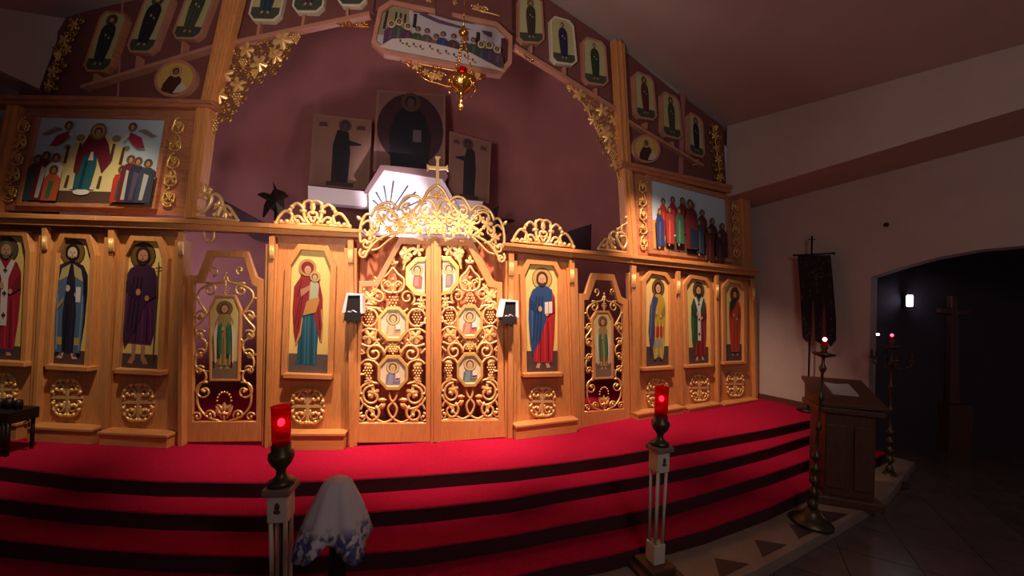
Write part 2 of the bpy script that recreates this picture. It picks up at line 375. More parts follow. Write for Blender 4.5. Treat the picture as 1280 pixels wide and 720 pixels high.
# projecting upper wall (beam face and soffit)
b0 = PB.at(908, 155); bq = [PB.at(936, 238), PB.at(1280, 135), PB.at(1600, 30)]; bt = [PB.at(1600, -40), PB.at(1280, 55), PB.at(906, 155)]
gap = (PB.a-PW.a).dot(PW.n)
lo = [PB.a + WDIR*t + Vector((0, 0, 0)) for t in (-.2, 6.5)]
zl0, zl1 = PB.at(936, 238).z, PB.at(1280, 135).z
s0 = (PB.at(936, 238)-PB.a).dot(WDIR); s1 = (PB.at(1280, 135)-PB.a).dot(WDIR); zs = lambda s: zl0+(zl1-zl0)*(s-s0)/(s1-s0)
tz0 = PB.at(906, 155); tz1 = PB.at(1280, 55); ts0 = (tz0-PB.a).dot(WDIR); ts1 = (tz1-PB.a).dot(WDIR); zt_ = lambda s: tz0.z+(tz1.z-tz0.z)*(s-ts0)/(ts1-ts0)
fr = [PB.a+WDIR*s+Vector((0, 0, z)) for s, z in ((0, zs(0)), (6.5, zs(6.5)), (6.5, zt_(6.5)+1.2), (0, zt_(0)+1.2))]
mb = MB(); mb.prism(fr, [p-PB.n*(max(gap, .2)+.2) for p in fr]); struct(mb, 'wall_right_upper', wallm)
# side chapel behind the arch
far = [atz(1130, 560, NZ), atz(1280, 566, NZ)]; fd = (far[1]-far[0]).normalized(); fa = W2(sj+.02, NZ, -.35); 
PF = Pl((far[0].x, far[0].y), (far[1].x, far[1].y))
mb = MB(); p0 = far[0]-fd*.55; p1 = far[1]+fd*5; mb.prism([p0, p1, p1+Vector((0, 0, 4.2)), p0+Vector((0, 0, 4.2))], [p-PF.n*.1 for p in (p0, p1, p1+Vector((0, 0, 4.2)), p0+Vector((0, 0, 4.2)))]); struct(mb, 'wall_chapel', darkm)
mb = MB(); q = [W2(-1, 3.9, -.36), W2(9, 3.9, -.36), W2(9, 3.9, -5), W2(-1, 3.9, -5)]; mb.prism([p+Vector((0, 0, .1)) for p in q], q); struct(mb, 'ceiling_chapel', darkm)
# left beam and wall
mb = MB(); top = [PLB.at(x, y) for x, y in ((49, 111), (88, 4), (60, -60), (-140, -130), (-140, 20), (0, 88))]
mb.prism(top, [p-PLB.n*.6 for p in top]); struct(mb, 'wall_left_upper', wallm)
la = PL.at(-40, 400); mb = MB(); lq = [Vector((la.x-.15, la.y+1.0, 0)), Vector((la.x-2.9, la.y-4.2, 0))]; hh = Vector((0, 0, 5.2))
mb.prism([lq[0], lq[1], lq[1]+hh, lq[0]+hh], [p+Vector((-.15, .05, 0)) for p in (lq[0], lq[1], lq[1]+hh, lq[0]+hh)]); struct(mb, 'wall_left', wallm)
mb = MB(); q = [PL.at(-60, 270, -.5), PL.at(40, 270, -.5)]; mb.prism([Vector((p.x, p.y, z)) for p, z in ((q[0]-PL.d*1.2, 0), (q[1], 0), (q[1], 5.6), (q[0]-PL.d*1.2, 5.6))], [Vector((p.x, p.y, z))-PL.n*.1 for p, z in ((q[0]-PL.d*1.2, 0), (q[1], 0), (q[1], 5.6), (q[0]-PL.d*1.2, 5.6))]); struct(mb, 'wall_back_left', wallm)
# gabled ceiling
R1 = PR.at(906, 155, .0); R2 = PUR.at(690, -4); R3 = PB.at(1280, 55)
def plane3(a, b, c): n = (b-a).cross(c-a).normalized(); return a, n
Ra, Rn = plane3(R1, R2, R3)
zR = lambda x, y: Ra.z - ((x-Ra.x)*Rn.x + (y-Ra.y)*Rn.y)/Rn.z
L1 = PL.at(84, 14); M0 = Vector((-.95, 4.9, 0)); M1 = Vector((.15, 1.2, 0)); M0.z = zR(M0.x, M0.y); M1.z = zR(M1.x, M1.y)
La, Ln = plane3(L1, M0, M1)
zL = lambda x, y: La.z - ((x-La.x)*Ln.x + (y-La.y)*Ln.y)/Ln.z
rd = [M0+(M1-M0)*k for k in (-.1, 0, 1, 2.2)]
cz = lambda x, y: min(zL(x, y), zR(x, y))
mb = MB(); cR = rd + [Vector((10, -3, 0)), Vector((8.2, 2.4, 0)), Vector((4.9, 7.9, 0)), Vector((4.1, 7.75, 0)), Vector((2.0, 6.55, 0))]
cR = rd + [Vector((p.x, p.y, zR(p.x, p.y))) for p in cR[4:]]
mb.prism(cR, [p+Vector((0, 0, .12)) for p in cR]); struct(mb, 'ceiling', ceilm)
mb = MB(); cL = rd + [Vector((x, y, zL(x, y))) for x, y in ((-9, -3), (-7.5, 4.8), (-5, 4.85))]
mb.prism(cL, [p+Vector((0, 0, .12)) for p in cL]); struct(mb, 'ceiling_left_slope', ceilm)
# apse
n_ = Vector((-.273, .962, 0)); AC = Vector((-1.05, 6.0, 0)); AR = 3.75; ax = Vector((.962, .273, 0)); ZS = 4.0
mb = MB(); vs = []; NS = 40; rows = []
def arow(f, z): return [AC + ax*(AR*f*math.cos(PI*k/NS)) + n_*(AR*f*math.sin(PI*k/NS)) + Vector((0, 0, z)) for k in range(NS+1)]
rows = [arow(1, PZ-.02), arow(1, ZS)] + [arow(math.cos(PI/2*i/10), ZS+AR*math.sin(PI/2*i/10)*.9) for i in range(1, 10)]
vs = [p for r in rows for p in r]; fs = [[i*(NS+1)+k, i*(NS+1)+k+1, (i+1)*(NS+1)+k+1, (i+1)*(NS+1)+k] for i in range(len(rows)-1) for k in range(NS)]
mb.add(vs, fs, True); ap = struct(mb, 'wall_apse', apsem, fix=False)
so = ap.modifiers.new('thick', 'SOLIDIFY'); so.thickness = .12; so.offset = 1
for sgn, nm in ((1, 'wall_apse_right'), (-1, 'wall_apse_left')):
    p = AC+ax*AR*sgn; q = p - n_*(.45 if sgn > 0 else .36); o = ax*.1*sgn
    mb = MB(); mb.prism([p, q, q+o, p+o], [v+Vector((0, 0, 6.6 if sgn > 0 else 5.9)) for v in (p, q, q+o, p+o)]); mb.v = [v+Vector((0, 0, PZ)) for v in mb.v]; struct(mb, nm, apsem)
# ------------------------------------------------------------------ icon screen: posts, cornices
def post_poly(pl, xbl, xbr, xtl, xtr, ytop, w): # foot snapped onto platform
    return [pl.atz(xbl, PZ, w), pl.atz(xbr, PZ, w), pl.at(xtr, ytop, w), pl.at(xtl, ytop, w)]
def fprism(mb, pts, n, t): mb.prism(pts, [p-n*t for p in pts]); return mb
posts = [
 (PL, 34, 46, 48, 62, 281, 'square oak post left of the blue caped saint panel'),
 (PL, 122, 134, 130, 147, 284, 'oak post between the blue caped and the purple robed saint panels'),
 (PL, 218, 231, 218, 233, 288, 'oak post between the purple robed saint panel and the left side door'),
 (PDE, 327, 338, 332, 347, 293, 'oak post between the left side door and the red mantled mother and child'),
 (PDE, 432, 446, 430, 446, 298, 'oak post left of the royal doors behind the white draped box'),
 (PGH, 631, 645, 632, 647, 314, 'oak post right of the royal doors behind the black box'),
 (PGH, 716, 727, 709, 722, 323, 'oak post between the blue mantled Christ panel and the right side door'),
 (PR, 790, 800, 786, 799, 329, 'oak post right of the right side door'),
 (PR, 852, 858, 843.5, 853.5, 337, 'oak post between the yellow armoured and the green mantled saint panels'),
 (PR, 896, 902, 893, 901, 342, 'oak post between the green mantled and the red robed saint panels'),
 (PR, 943, 949, 939, 946, 346, 'last oak post of the screen against the right wall')]
for pl, bl, br, tl, tr, yt, lab in posts:
    base = pl.atz((bl+br)/2, PZ, .04); t = thing('oak_post', base, lab, 'post', 'fluted oak posts of the lower tier')
    mb = MB(); fprism(mb, post_poly(pl, bl, br, tl, tr, yt+12, .04), pl.n, .07)
    b2 = bl+(br-bl)*.3; b3 = bl+(br-bl)*.7; t2 = tl+(tr-tl)*.28; t3 = tl+(tr-tl)*.72
    mb.build('shaft', wood, t, .006)
    mb = MB(); fprism(mb, post_poly(pl, b2, b3, t2, t3, yt+2, .085), pl.n, .05); mb.build('pilaster_strip', wood, t, .004)
    xm = (tl+tr)/2; wd = (tr-tl)*.2
    mb = MB(); mb.pp(pl, [(xm-wd, yt+30), (xm+wd, yt+30), (xm+wd, yt+14), (xm-wd, yt+14)], .085, .097)
    M = M_(pl, .1)
    for k in range(4): gt(mb, M, [(xm-wd+wd*2*(k+.5)/4, yt+32), (xm-wd+wd*2*(k+.5)/4, yt+14)], .0045)
    mb.build('gilt_fringe', gold, t)
def cornice(name, segs, lab, w=.14, m=woodh, grp='cornices of the icon screen'):
    pl0 = segs[0][0]; x0, yb0, yt0 = segs[0][1][0]; t = thing(name, pl0.at(x0+20, yb0, .05), lab, 'cornice', grp)
    mb = MB(); m2 = MB()
    for pl, pts in segs:
        for (xa, ba, ta), (xb, bb, tb) in zip(pts, pts[1:]):
            ma = ba*.45+ta*.55; mb_ = bb*.45+tb*.55
            mb.pp(pl, [(xa, ma), (xb, mb_), (xb, bb), (xa, ba)], -.08, w*.75)
            m2.pp(pl, [(xa, ta), (xb, tb), (xb, mb_), (xa, ma)], -.1, w)
    mb.build('lower_moulding', m, t, .006); m2.build('upper_moulding', m, t, .008); return t
cornice('cornice', [(PL, [(-60, 277, 262), (0, 280, 265.5), (120, 283.5, 269.5), (234, 287, 273)]), (PCD, [(233, 287, 273), (338, 291.5, 279)]), (PDE, [(337, 291.5, 279), (452, 297, 286.5)])],
        'long oak cornice left of the royal doors, above the lower saint panels')
cornice('cornice', [(PGH, [(630, 312.5, 303), (716, 321.5, 311)]), (PHI, [(715, 321.5, 311), (791, 329, 318)]), (PR, [(790, 329, 318), (870, 337, 326.5), (948, 345.5, 335.5)])],
        'long oak cornice right of the royal doors, running down to the wall')
cornice('cornice', [(PL, [(-60, 128, 115), (10, 130, 118), (140, 131.5, 120), (264, 134, 124.5)])], 'short dark oak cornice above the large church icon at left', m=rosewood, w=.13)
cornice('cornice', [(PR, [(777, 209, 200), (860, 229, 219), (940, 247, 237)])], 'short oak cornice above the large icon of a crowd of saints at right', m=rosewood, w=.13)
# frieze boards in the shade of the cornices
def board(name, pl, pts, w0, w1, m, lab, cat, grp=None, bevel=0): mb = MB(); mb.pp(pl, pts, w0, w1); mb.v = [Vector((v.x, v.y, min(v.z, cz(v.x, v.y)-.03))) for v in mb.v]; return tag(mb.build(name, m, None, bevel), lab, cat, grp)
board('frieze_board', PL, [(-60, 272), (225, 283), (225, 300), (-60, 295)], -.09, -.045, rosewood, 'recessed frieze board under the cornice behind the left wing panels', 'board', 'recessed frieze boards')
board('frieze_board', PDE, [(340, 288), (442, 293), (442, 312), (340, 306)], -.09, -.045, rosewood, 'recessed frieze board above the mother and child panel', 'board', 'recessed frieze boards')
board('frieze_board', PGH, [(634, 308), (714, 317), (714, 336), (634, 328)], -.09, -.045, rosewood, 'recessed frieze board above the blue mantled Christ panel', 'board', 'recessed frieze boards')
board('frieze_board', PR, [(792, 325), (944, 341), (944, 358), (792, 344)], -.09, -.045, rosewood, 'recessed frieze board behind the tops of the three right wing panels', 'board', 'recessed frieze boards')
# ------------------------------------------------------------------ saint panels
def gold_cross(parent, pl, cx, cy, rx, ry, w, name='gilt_cross_carving'):
    mb = MB(); M = M_(pl, w); r = .016
    mb.pp(pl, [(cx-rx*.1, cy-ry), (cx+rx*.1, cy-ry), (cx+rx*.1, cy-ry*.08), (cx+rx, cy-ry*.08), (cx+rx, cy+ry*.08), (cx+rx*.1, cy+ry*.08), (cx+rx*.1, cy+ry), (cx-rx*.1, cy+ry), (cx-rx*.1, cy+ry*.08), (cx-rx, cy+ry*.08), (cx-rx, cy-ry*.08), (cx-rx*.1, cy-ry*.08)], w-.015, w+.012)
    for ex, ey in ((-1, 0), (1, 0), (0, -1), (0, 1)): mb.ball(M(cx+ex*rx, cy+ey*ry), .014)
    for ex in (-1, 1):
        for ey in (-1, 1):
            X = lambda a: cx+ex*a*rx
            Y = lambda b: cy+ey*b*ry
            pts = [(X(.1), Y(.95)), (X(.45), Y(.98)), (X(.85), Y(.7)), (X(.98), Y(.3)), (X(.8), Y(.16))]
            gt(mb, M, curve(pts, 4), r)
            pts = [(X(.16), Y(.2)), (X(.2), Y(.6)), (X(.45), Y(.75)), (X(.65), Y(.55)), (X(.5), Y(.35)), (X(.35), Y(.42))]
            gt(mb, M, curve(pts, 4), r*.8)
            for a, b in ((.1, .95), (.48, .93), (.84, .66), (.95, .3), (.35, .42), (.7, .45)): mb.ball(M(X(a), Y(b), .01), r*1.35, 8, 5)
    return mb.build(name, gold, parent)
def off(poly, d):      # outward offset of a clockwise/ccw picture outline
    cx = sum(p[0] for p in poly)/len(poly); cy = sum(p[1] for p in poly)/len(poly); n = len(poly); o = []
    A = sum(poly[i][0]*poly[(i+1) % n][1]-poly[(i+1) % n][0]*poly[i][1] for i in range(n)); s = 1 if A > 0 else -1
    for i in range(n):
        p0, p1, p2 = poly[i-1], poly[i], poly[(i+1) % n]
        def nn(a, b): dx, dy = b[0]-a[0], b[1]-a[1]; L = math.hypot(dx, dy) or 1; return (dy/L*s, -dx/L*s)
        n1, n2 = nn(p0, p1), nn(p1, p2); bx, by = n1[0]+n2[0], n1[1]+n2[1]; k = 1/max(.4, (bx*bx+by*by)/2)
        o.append((p1[0]+bx*d*k, p1[1]+by*d*k))
    return o
SP = dict(
 P0=dict(robe=(178, 30, 52), stole=(225, 215, 215), under=(60, 70, 130), hair=(120, 104, 84), halo=(96, 92, 44)),
 P1=dict(robe=(36, 34, 58), mantle=None, hair=(38, 26, 22), halo=(132, 92, 44), skin=(225, 190, 160)),
 P2=dict(robe=(84, 34, 78), mantle=(66, 30, 66), hair=(60, 32, 22), halo=(112, 78, 30), staff=True, hem=.17, skin=(200, 130, 90)),
 P3=None,
 P4=dict(robe=(196, 30, 44), mantle=(38, 74, 132), book=(230, 220, 205), hair=(84, 46, 26), halo=(208, 160, 82)),
 P5=dict(robe=(205, 160, 40), hair=(50, 28, 20), halo=(120, 80, 40), beard=False, under=(120, 140, 165), skirt=(200, 30, 40)),
 P6=dict(robe=(150, 40, 40), mantle=(46, 96, 60), stole=(225, 215, 205), hair=(50, 30, 24), halo=(110, 72, 40)),
 P7=dict(robe=(205, 62, 40), mantle=None, hair=(70, 40, 24), halo=(120, 70, 40), under=(40, 36, 44)))
bays = [
 ('P0', PL, (-50, 36, -38, 50, 292), [(-22, 449), (25, 452), (31, 315), (27, 295), (-2, 294), (-14, 312)], 7, (3, 487, 17, 20), (-52, 526, 20, 530, 8), 'red robed bishop with white stole, leftmost panel cut by the picture edge'),
 ('P1', PL, (45, 123, 60, 131, 292), [(61, 455), (105, 458), (112.5, 320), (107, 299), (80, 297), (71, 316)], 7, (83.5, 497, 18, 23), (31, 531, 114, 539, 8), 'saint in blue cape over dark robe, second panel from the left edge'),
 ('P2', PL, (133, 220, 146, 220, 295), [(147, 460), (196, 463), (202.5, 324), (196, 302), (167, 301), (157, 320)], 7, (172.5, 503, 19, 23), (121, 538, 209, 546, 8), 'saint in a long purple robe, panel left of the left side door'),
 ('P3', PDE, (337, 433, 346, 431, 305), [(358, 466), (409, 468), (413, 334), (405, 314), (376, 312), (363, 332)], 7, (384.5, 508, 20, 21), (340, 541, 431, 543, 9), 'mother in red mantle holding a child, panel left of the royal doors'),
 ('P4', PGH, (644, 717, 646, 710, 327), [(659, 466), (699, 465), (698.5, 345), (692, 332), (663, 330), (656.5, 344)], 6, (678, 502, 16, 18), (645, 530, 724, 526, 8), 'Christ in red and blue with white book, right of the royal doors'),
 ('P5', PR, (799, 853, 798, 844, 340), [(808, 459), (838.5, 457), (837.5, 354), (831, 345), (815, 342), (808, 352)], 5, (822, 491, 13, 17), (798, 515.5, 857, 510, 6), 'soldier saint in yellow armour and blue cape, beside the right side door'),
 ('P6', PR, (857, 897, 853, 893, 347), [(861.5, 456), (888.6, 454), (887, 360), (881.6, 351), (865, 348), (859, 357)], 4.5, (874.5, 485, 11.5, 16), (862, 509.5, 902, 504.5, 5), 'bearded saint in green mantle, middle panel of the right wing'),
 ('P7', PR, (901, 944, 900, 940, 352), [(908, 452), (930, 451), (930, 364), (925, 356), (912.6, 353), (907, 361)], 4, (919, 480, 10.5, 15), (906, 504, 948, 499.5, 5), 'saint in an orange red robe, last panel against the right wall')]
for key, pl, (bl, br, tl, tr, yt), ic, fw, (gx, gy, grx, gry), (bx0, by0, bx1, by1, lip), lab in bays:
    base = pl.atz((bl+br)/2, PZ, .05); t = thing('icon_panel', base, 'oak panel: ' + lab, 'icon panel', 'saint panels of the lower tier')
    mb = MB(); fprism(mb, [pl.atz(bl-1, PZ), pl.atz(br+1, PZ), pl.at(tr+1, yt+1), pl.at(tl-1, yt-1)], pl.n, .04); mb.build('back_board', wood, t)
    o1 = off(ic, fw); o1[0] = (o1[0][0], ic[0][1]+3); o1[1] = (o1[1][0], ic[1][1]+3)
    mb = MB(); mb.ring(pl, o1, ic, .0, .055); mb.build('icon_frame', wood, t, .005)
    s = fw*.7
    mb = MB(); mb.pp(pl, [(ic[0][0]-s, ic[0][1]+1), (ic[1][0]+s, ic[1][1]+1), (ic[1][0]+s, ic[1][1]+fw), (ic[0][0]-s, ic[0][1]+fw)], .0, .1); mb.build('frame_sill', woodh, t, .006)
    H = (ic[0][1]-ic[4][1])
    q = Quad(pl, ic[0], ic[1], (ic[2][0], ic[3][1]), (ic[5][0], ic[4][1]), .012)
    p = Icon(q, ic, (214, 184, 112))
    if key == 'P3':
        p.poly([(0, 0), (1, 0), (1, .16), (0, .16)], (104, 86, 86))
        P = p.poly
        P([(.24, .07), (.72, .07), (.75, .3), (.72, .55), (.3, .55), (.26, .3)], (32, 92, 118))
        for x in (.33, .42, .5, .58, .66): P([(x, .08), (x+.025, .08), (x+.02, .5), (x, .5)], (22, 66, 92) if int(x*100) % 2 else (60, 126, 146))
        P([(.2, .24), (.3, .32), (.36, .5), (.6, .52), (.72, .36), (.8, .26), (.86, .4), (.84, .62), (.74, .76), (.62, .86), (.5, .93), (.34, .88), (.27, .78), (.12, .7), (.1, .5), (.14, .34)], (158, 36, 40))
        for a, b in (((.16, .4), (.3, .66)), ((.22, .36), (.36, .7)), ((.78, .36), (.7, .6)), ((.2, .62), (.3, .76))): P([a, (a[0]+.03, a[1]), (b[0]+.02, b[1]), b], (108, 22, 32))
        P([(.19, .24), (.29, .34), (.34, .46), (.36, .44), (.32, .31), (.22, .23)], (214, 150, 60)); P([(.81, .26), (.84, .4), (.8, .52), (.83, .53), (.87, .4), (.85, .27)], (214, 150, 60))
        P([(.36, .47), (.68, .5), (.76, .6), (.7, .66), (.44, .58)], (206, 138, 56))
        P([(.5, .6), (.72, .62), (.74, .72), (.64, .78), (.52, .74)], (176, 178, 140)); P([(.3, .62), (.52, .68), (.52, .72), (.28, .68)], (196, 120, 90))
        p.ell(.44, .86, .07, (190, 140, 70)); p.ell(.44, .86, .05, (140, 30, 38)); p.head(.45, .845, .036, (140, 30, 38), (206, 148, 106), None)
        p.ell(.64, .79, .042, (200, 160, 90)); p.head(.63, .785, .024, (110, 66, 36), (214, 160, 116), None)
    elif key == 'P1':
        saint(p, robe=(40, 36, 60), **{k: v for k, v in SP['P1'].items() if k not in ('robe',)}, W=1.02, gy=.12, y0=.06, y1=.97)
        for e in (-1, 1):
            p.poly([(.5+e*.1, .72), (.5+e*.36, .66), (.5+e*.42, .4), (.5+e*.36, .1), (.5+e*.16, .1), (.5+e*.2, .4)], (74, 112, 152))
            p.poly([(.5+e*.3, .12), (.5+e*.34, .12), (.5+e*.38, .55), (.5+e*.35, .55)], (120, 156, 186))
            p.poly([(.5+e*.18, .16), (.5+e*.32, .16), (.5+e*.32, .22), (.5+e*.18, .22)], (206, 170, 60))
            p.poly([(.5+e*.04, .8), (.5+e*.28, .76), (.5+e*.36, .66), (.5+e*.1, .7)], (196, 176, 110))
        p.poly([(.12, .42), (.3, .5), (.3, .54), (.12, .46)], (196, 140, 70)); p.poly([(.66, .5), (.8, .5), (.8, .62), (.66, .62)], (226, 216, 212))
    elif key == 'P5':
        saint(p, **SP[key], W=.85, gy=.22)
        p.poly([(.2, .12), (.34, .3), (.36, .6), (.5, .74), (.3, .78), (.16, .66), (.1, .4)], (60, 66, 120)); p.poly([(.14, .3), (.18, .3), (.26, .7), (.22, .72)], (100, 110, 160))
        for e in (-1, 1): p.poly([(.5+e*.05, .1), (.5+e*.14, .1), (.5+e*.15, .3), (.5+e*.04, .3)], (150, 160, 175)); p.poly([(.5+e*.05, .1), (.5+e*.18, .08), (.5+e*.14, .2), (.5+e*.04, .2)], (214, 190, 90))
    elif key == 'P7':
        saint(p, **SP[key], W=.95, gy=.22); p.poly([(.24, .62), (.5, .72), (.6, .82), (.34, .8), (.2, .74)], (44, 60, 50))
    else: saint(p, **SP[key], W=.98 if key != 'P0' else 1.0, gy=.12 if key in ('P0', 'P2') else .2, y0=.05, y1=.97 if key in ('P0', 'P1', 'P2') else .95)
    p.build(t)
    gold_cross(t, pl, gx, gy, grx, gry, .012)
    # plinth
    w = .17; a = pl.at(bx0, by0, w); b = pl.at(bx1, by1, w); zt2 = (a.z+b.z)/2
    a = pl.atz(bx0, zt2, w); b = pl.atz(bx1, zt2, w); lp = .035
    mb = MB()
    f = [a+pl.d*.012, b-pl.d*.012]; fprism(mb, [Vector((f[0].x, f[0].y, PZ)), Vector((f[1].x, f[1].y, PZ)), Vector((f[1].x, f[1].y, zt2-lp)), Vector((f[0].x, f[0].y, zt2-lp))], pl.n, w-.001); mb.v = [v - pl.n*.014 for v in mb.v]
    mb.build('plinth', woodh, t, .004)
    mb = MB(); fprism(mb, [Vector((a.x, a.y, zt2-lp)), Vector((b.x, b.y, zt2-lp)), Vector((b.x, b.y, zt2)), Vector((a.x, a.y, zt2))], pl.n, w-.001); mb.build('plinth_cap', woodh, t, .008)
# ------------------------------------------------------------------ side doors
def affine(src, dst):        # bilinear from src rect (x0,y0,x1,y1) to dst quad bl,br,tr,tl
    x0, y0, x1, y1 = src; Qd = Quad(None, *dst, 0)
    return lambda x, y: Qd.px((x-x0)/(x1-x0), (y1-y)/(y1-y0))
def side_door(pl, outer, inner, iconp, opq, lab, pal, w=.02):
    base = pl.atz((outer[0][0]+outer[-1][0])/2, PZ, w); t = thing('side_door', base, lab, 'door', 'openwork side doors')
    mb = MB(); o = list(outer); i_ = list(inner); mb.ring(pl, o, i_, w-.045, w)
    # rail below the opening
    mb.build('door_frame', wood, t, .005)
    M = xf(M_(pl, w-.02), affine((239, 320, 320, 527), opq)); mb = MB(); r = .0125
    for e in (-1, 1):
        X = lambda x: 279.5+e*(x-279.5) if e < 0 else x
        m = (lambda x, y, dw=0, e=e: M(279.5+e*(x-279.5), y, dw))
        # serpentine stem with five curls, given for the right-hand side
        gt(mb, m, curve([(281, 345), (284, 352), (298, 355), (312, 362), (315, 372), (308, 384), (303, 392), (310, 402), (317, 410), (313, 420), (303, 428), (305, 440), (315, 446), (316, 458), (305, 464), (303, 474), (312, 484), (313, 505), (302, 520), (286, 526)], 4), r)
        scroll(mb, m, 300, 362, 9.5, 60, 1.1, r); scroll(mb, m, 311, 395, 7.5, 150, -1.1, r*.9); scroll(mb, m, 311, 419, 7.5, 150, -1.1, r*.9)
        scroll(mb, m, 311, 443, 7.5, 150, -1.1, r*.9); scroll(mb, m, 311, 463, 6.5, 150, -1.0, r*.9)
        scroll(mb, m, 305, 489, 12, 110, -1.2, r*1.1); scroll(mb, m, 298, 519, 7, 200, -1.2, r); scroll(mb, m, 313, 521, 6, 20, 1.0, r*.9)
        leaf(mb, m, 312, 396, 3.5, 200); leaf(mb, m, 312, 420, 3.5, 200); leaf(mb, m, 312, 444, 3.5, 200); leaf(mb, m, 311, 464, 3, 200); mb.ball(m(305, 489, .01), .02)
        petal(mb, m, 282, 524, 291, 506, 2.5); gt(mb, m, [(279.5, 527), (300, 527), (320, 527)], r*.8)
        if e > 0: scroll(mb, m, 298, 337, 6, 250, -.8, r*.9)
        else: scroll(mb, m, 296, 338, 7, 260, -.8, r*.9)
        gt(mb, m, [(318.5, 395), (321, 395)], r); gt(mb, m, [(318.5, 443), (321, 443)], r); gt(mb, m, [(297, 420), (304, 428)], r*.8); gt(mb, m, [(297, 392), (304, 392)], r*.8); gt(mb, m, [(296, 464), (305, 464)], r*.8)
        gt(mb, m, [(315, 372), (320, 372)], r)
    mb.ball(M(279.5, 341), .016); grapes(mb, M, 279.5, 362, 6, .0, .008); gt(mb, M, [(279.5, 343), (279.5, 372)], r*.7)
    for k in range(9):
        a = PI*k/8; mb.ball(M(279.5+9*math.cos(a), 501-11*math.sin(a), .006), .013, 6, 4)
    petal(mb, M, 279.5, 518, 279.5, 502, 4); petal(mb, M, 279.5, 514, 270, 505, 3); petal(mb, M, 279.5, 514, 289, 505, 3); gt(mb, M, [(274, 517), (285, 517)], r*1.2); gt(mb, M, [(279.5, 514), (279.5, 527)], r)
    mb.build('gilt_openwork', goldd, t)
    mb = MB(); mb.ring(pl, off(iconp, 2.5), iconp, w-.035, w); fr = mb.build('icon_frame', wood, t, .003)
    q = Quad(pl, iconp[0], iconp[1], (iconp[2][0], iconp[3][1]), (iconp[5][0], iconp[4][1]), w-.012); p = Icon(q, iconp, (196, 176, 120))
    saint(p, **pal); p.build(t)
    return t
angel = dict(robe=(170, 140, 76), mantle=None, hair=(110, 76, 40), beard=False, halo=(150, 100, 50), W=.85, gy=.22, y0=.13, ground=(140, 110, 80))
tL = side_door(PCD, [(230, 553), (234, 344), (247, 344), (259, 313), (309, 314), (320, 346), (329, 350), (332, 552)], [(240, 527), (242, 354), (252, 354), (266, 321), (305, 322), (315, 356), (321, 359), (320, 527)],
  [(264, 474), (296, 474), (299, 388), (292, 371), (271, 371), (263, 387)], [(240, 527), (320, 527), (322, 321), (243, 320)], 'oak side door with gilt scrollwork and green robed angel, left of mother and child', angel)
tR = side_door(PHI, [(727, 537), (726, 367), (732, 367), (740, 341), (768, 343), (777, 371), (785, 375), (788, 527)], [(731, 515), (730.5, 375), (736, 375), (745, 350), (765, 351), (773, 378), (779, 381), (780, 511)],
  [(745, 472), (765, 471), (764.5, 400), (760, 391), (747, 391), (742, 399)], [(730, 515), (780, 511), (779, 351), (731, 350)], 'oak side door with gilt scrollwork and angel, between Christ and the soldier saint', angel)
for t, ip, pl in ((tL, [(264, 474), (296, 474), (299, 371), (263, 371)], PCD), (tR, [(745, 472), (765, 471), (764.5, 391), (742, 391)], PHI)):
    mb = MB(); q = Quad(pl, *ip, .0095)
    for e in (-1, 1):
        for L, c in (([(.5+e*.1, .3), (.5+e*.22, .3), (.5+e*.24, .62), (.5+e*.1, .7)], (48, 110, 74)), ([(.5+e*.3, .2), (.5+e*.36, .2), (.5+e*.4, .55), (.5+e*.24, .72), (.5+e*.28, .5)], (206, 196, 180))):
            mb.add([q(u, v, .0215) for u, v in L], [[0, 1, 2, 3] if len(L) == 4 else [0, 1, 2, 3, 4]], col=c)
    mb.build('painted_wings', paint, t, fix=False)
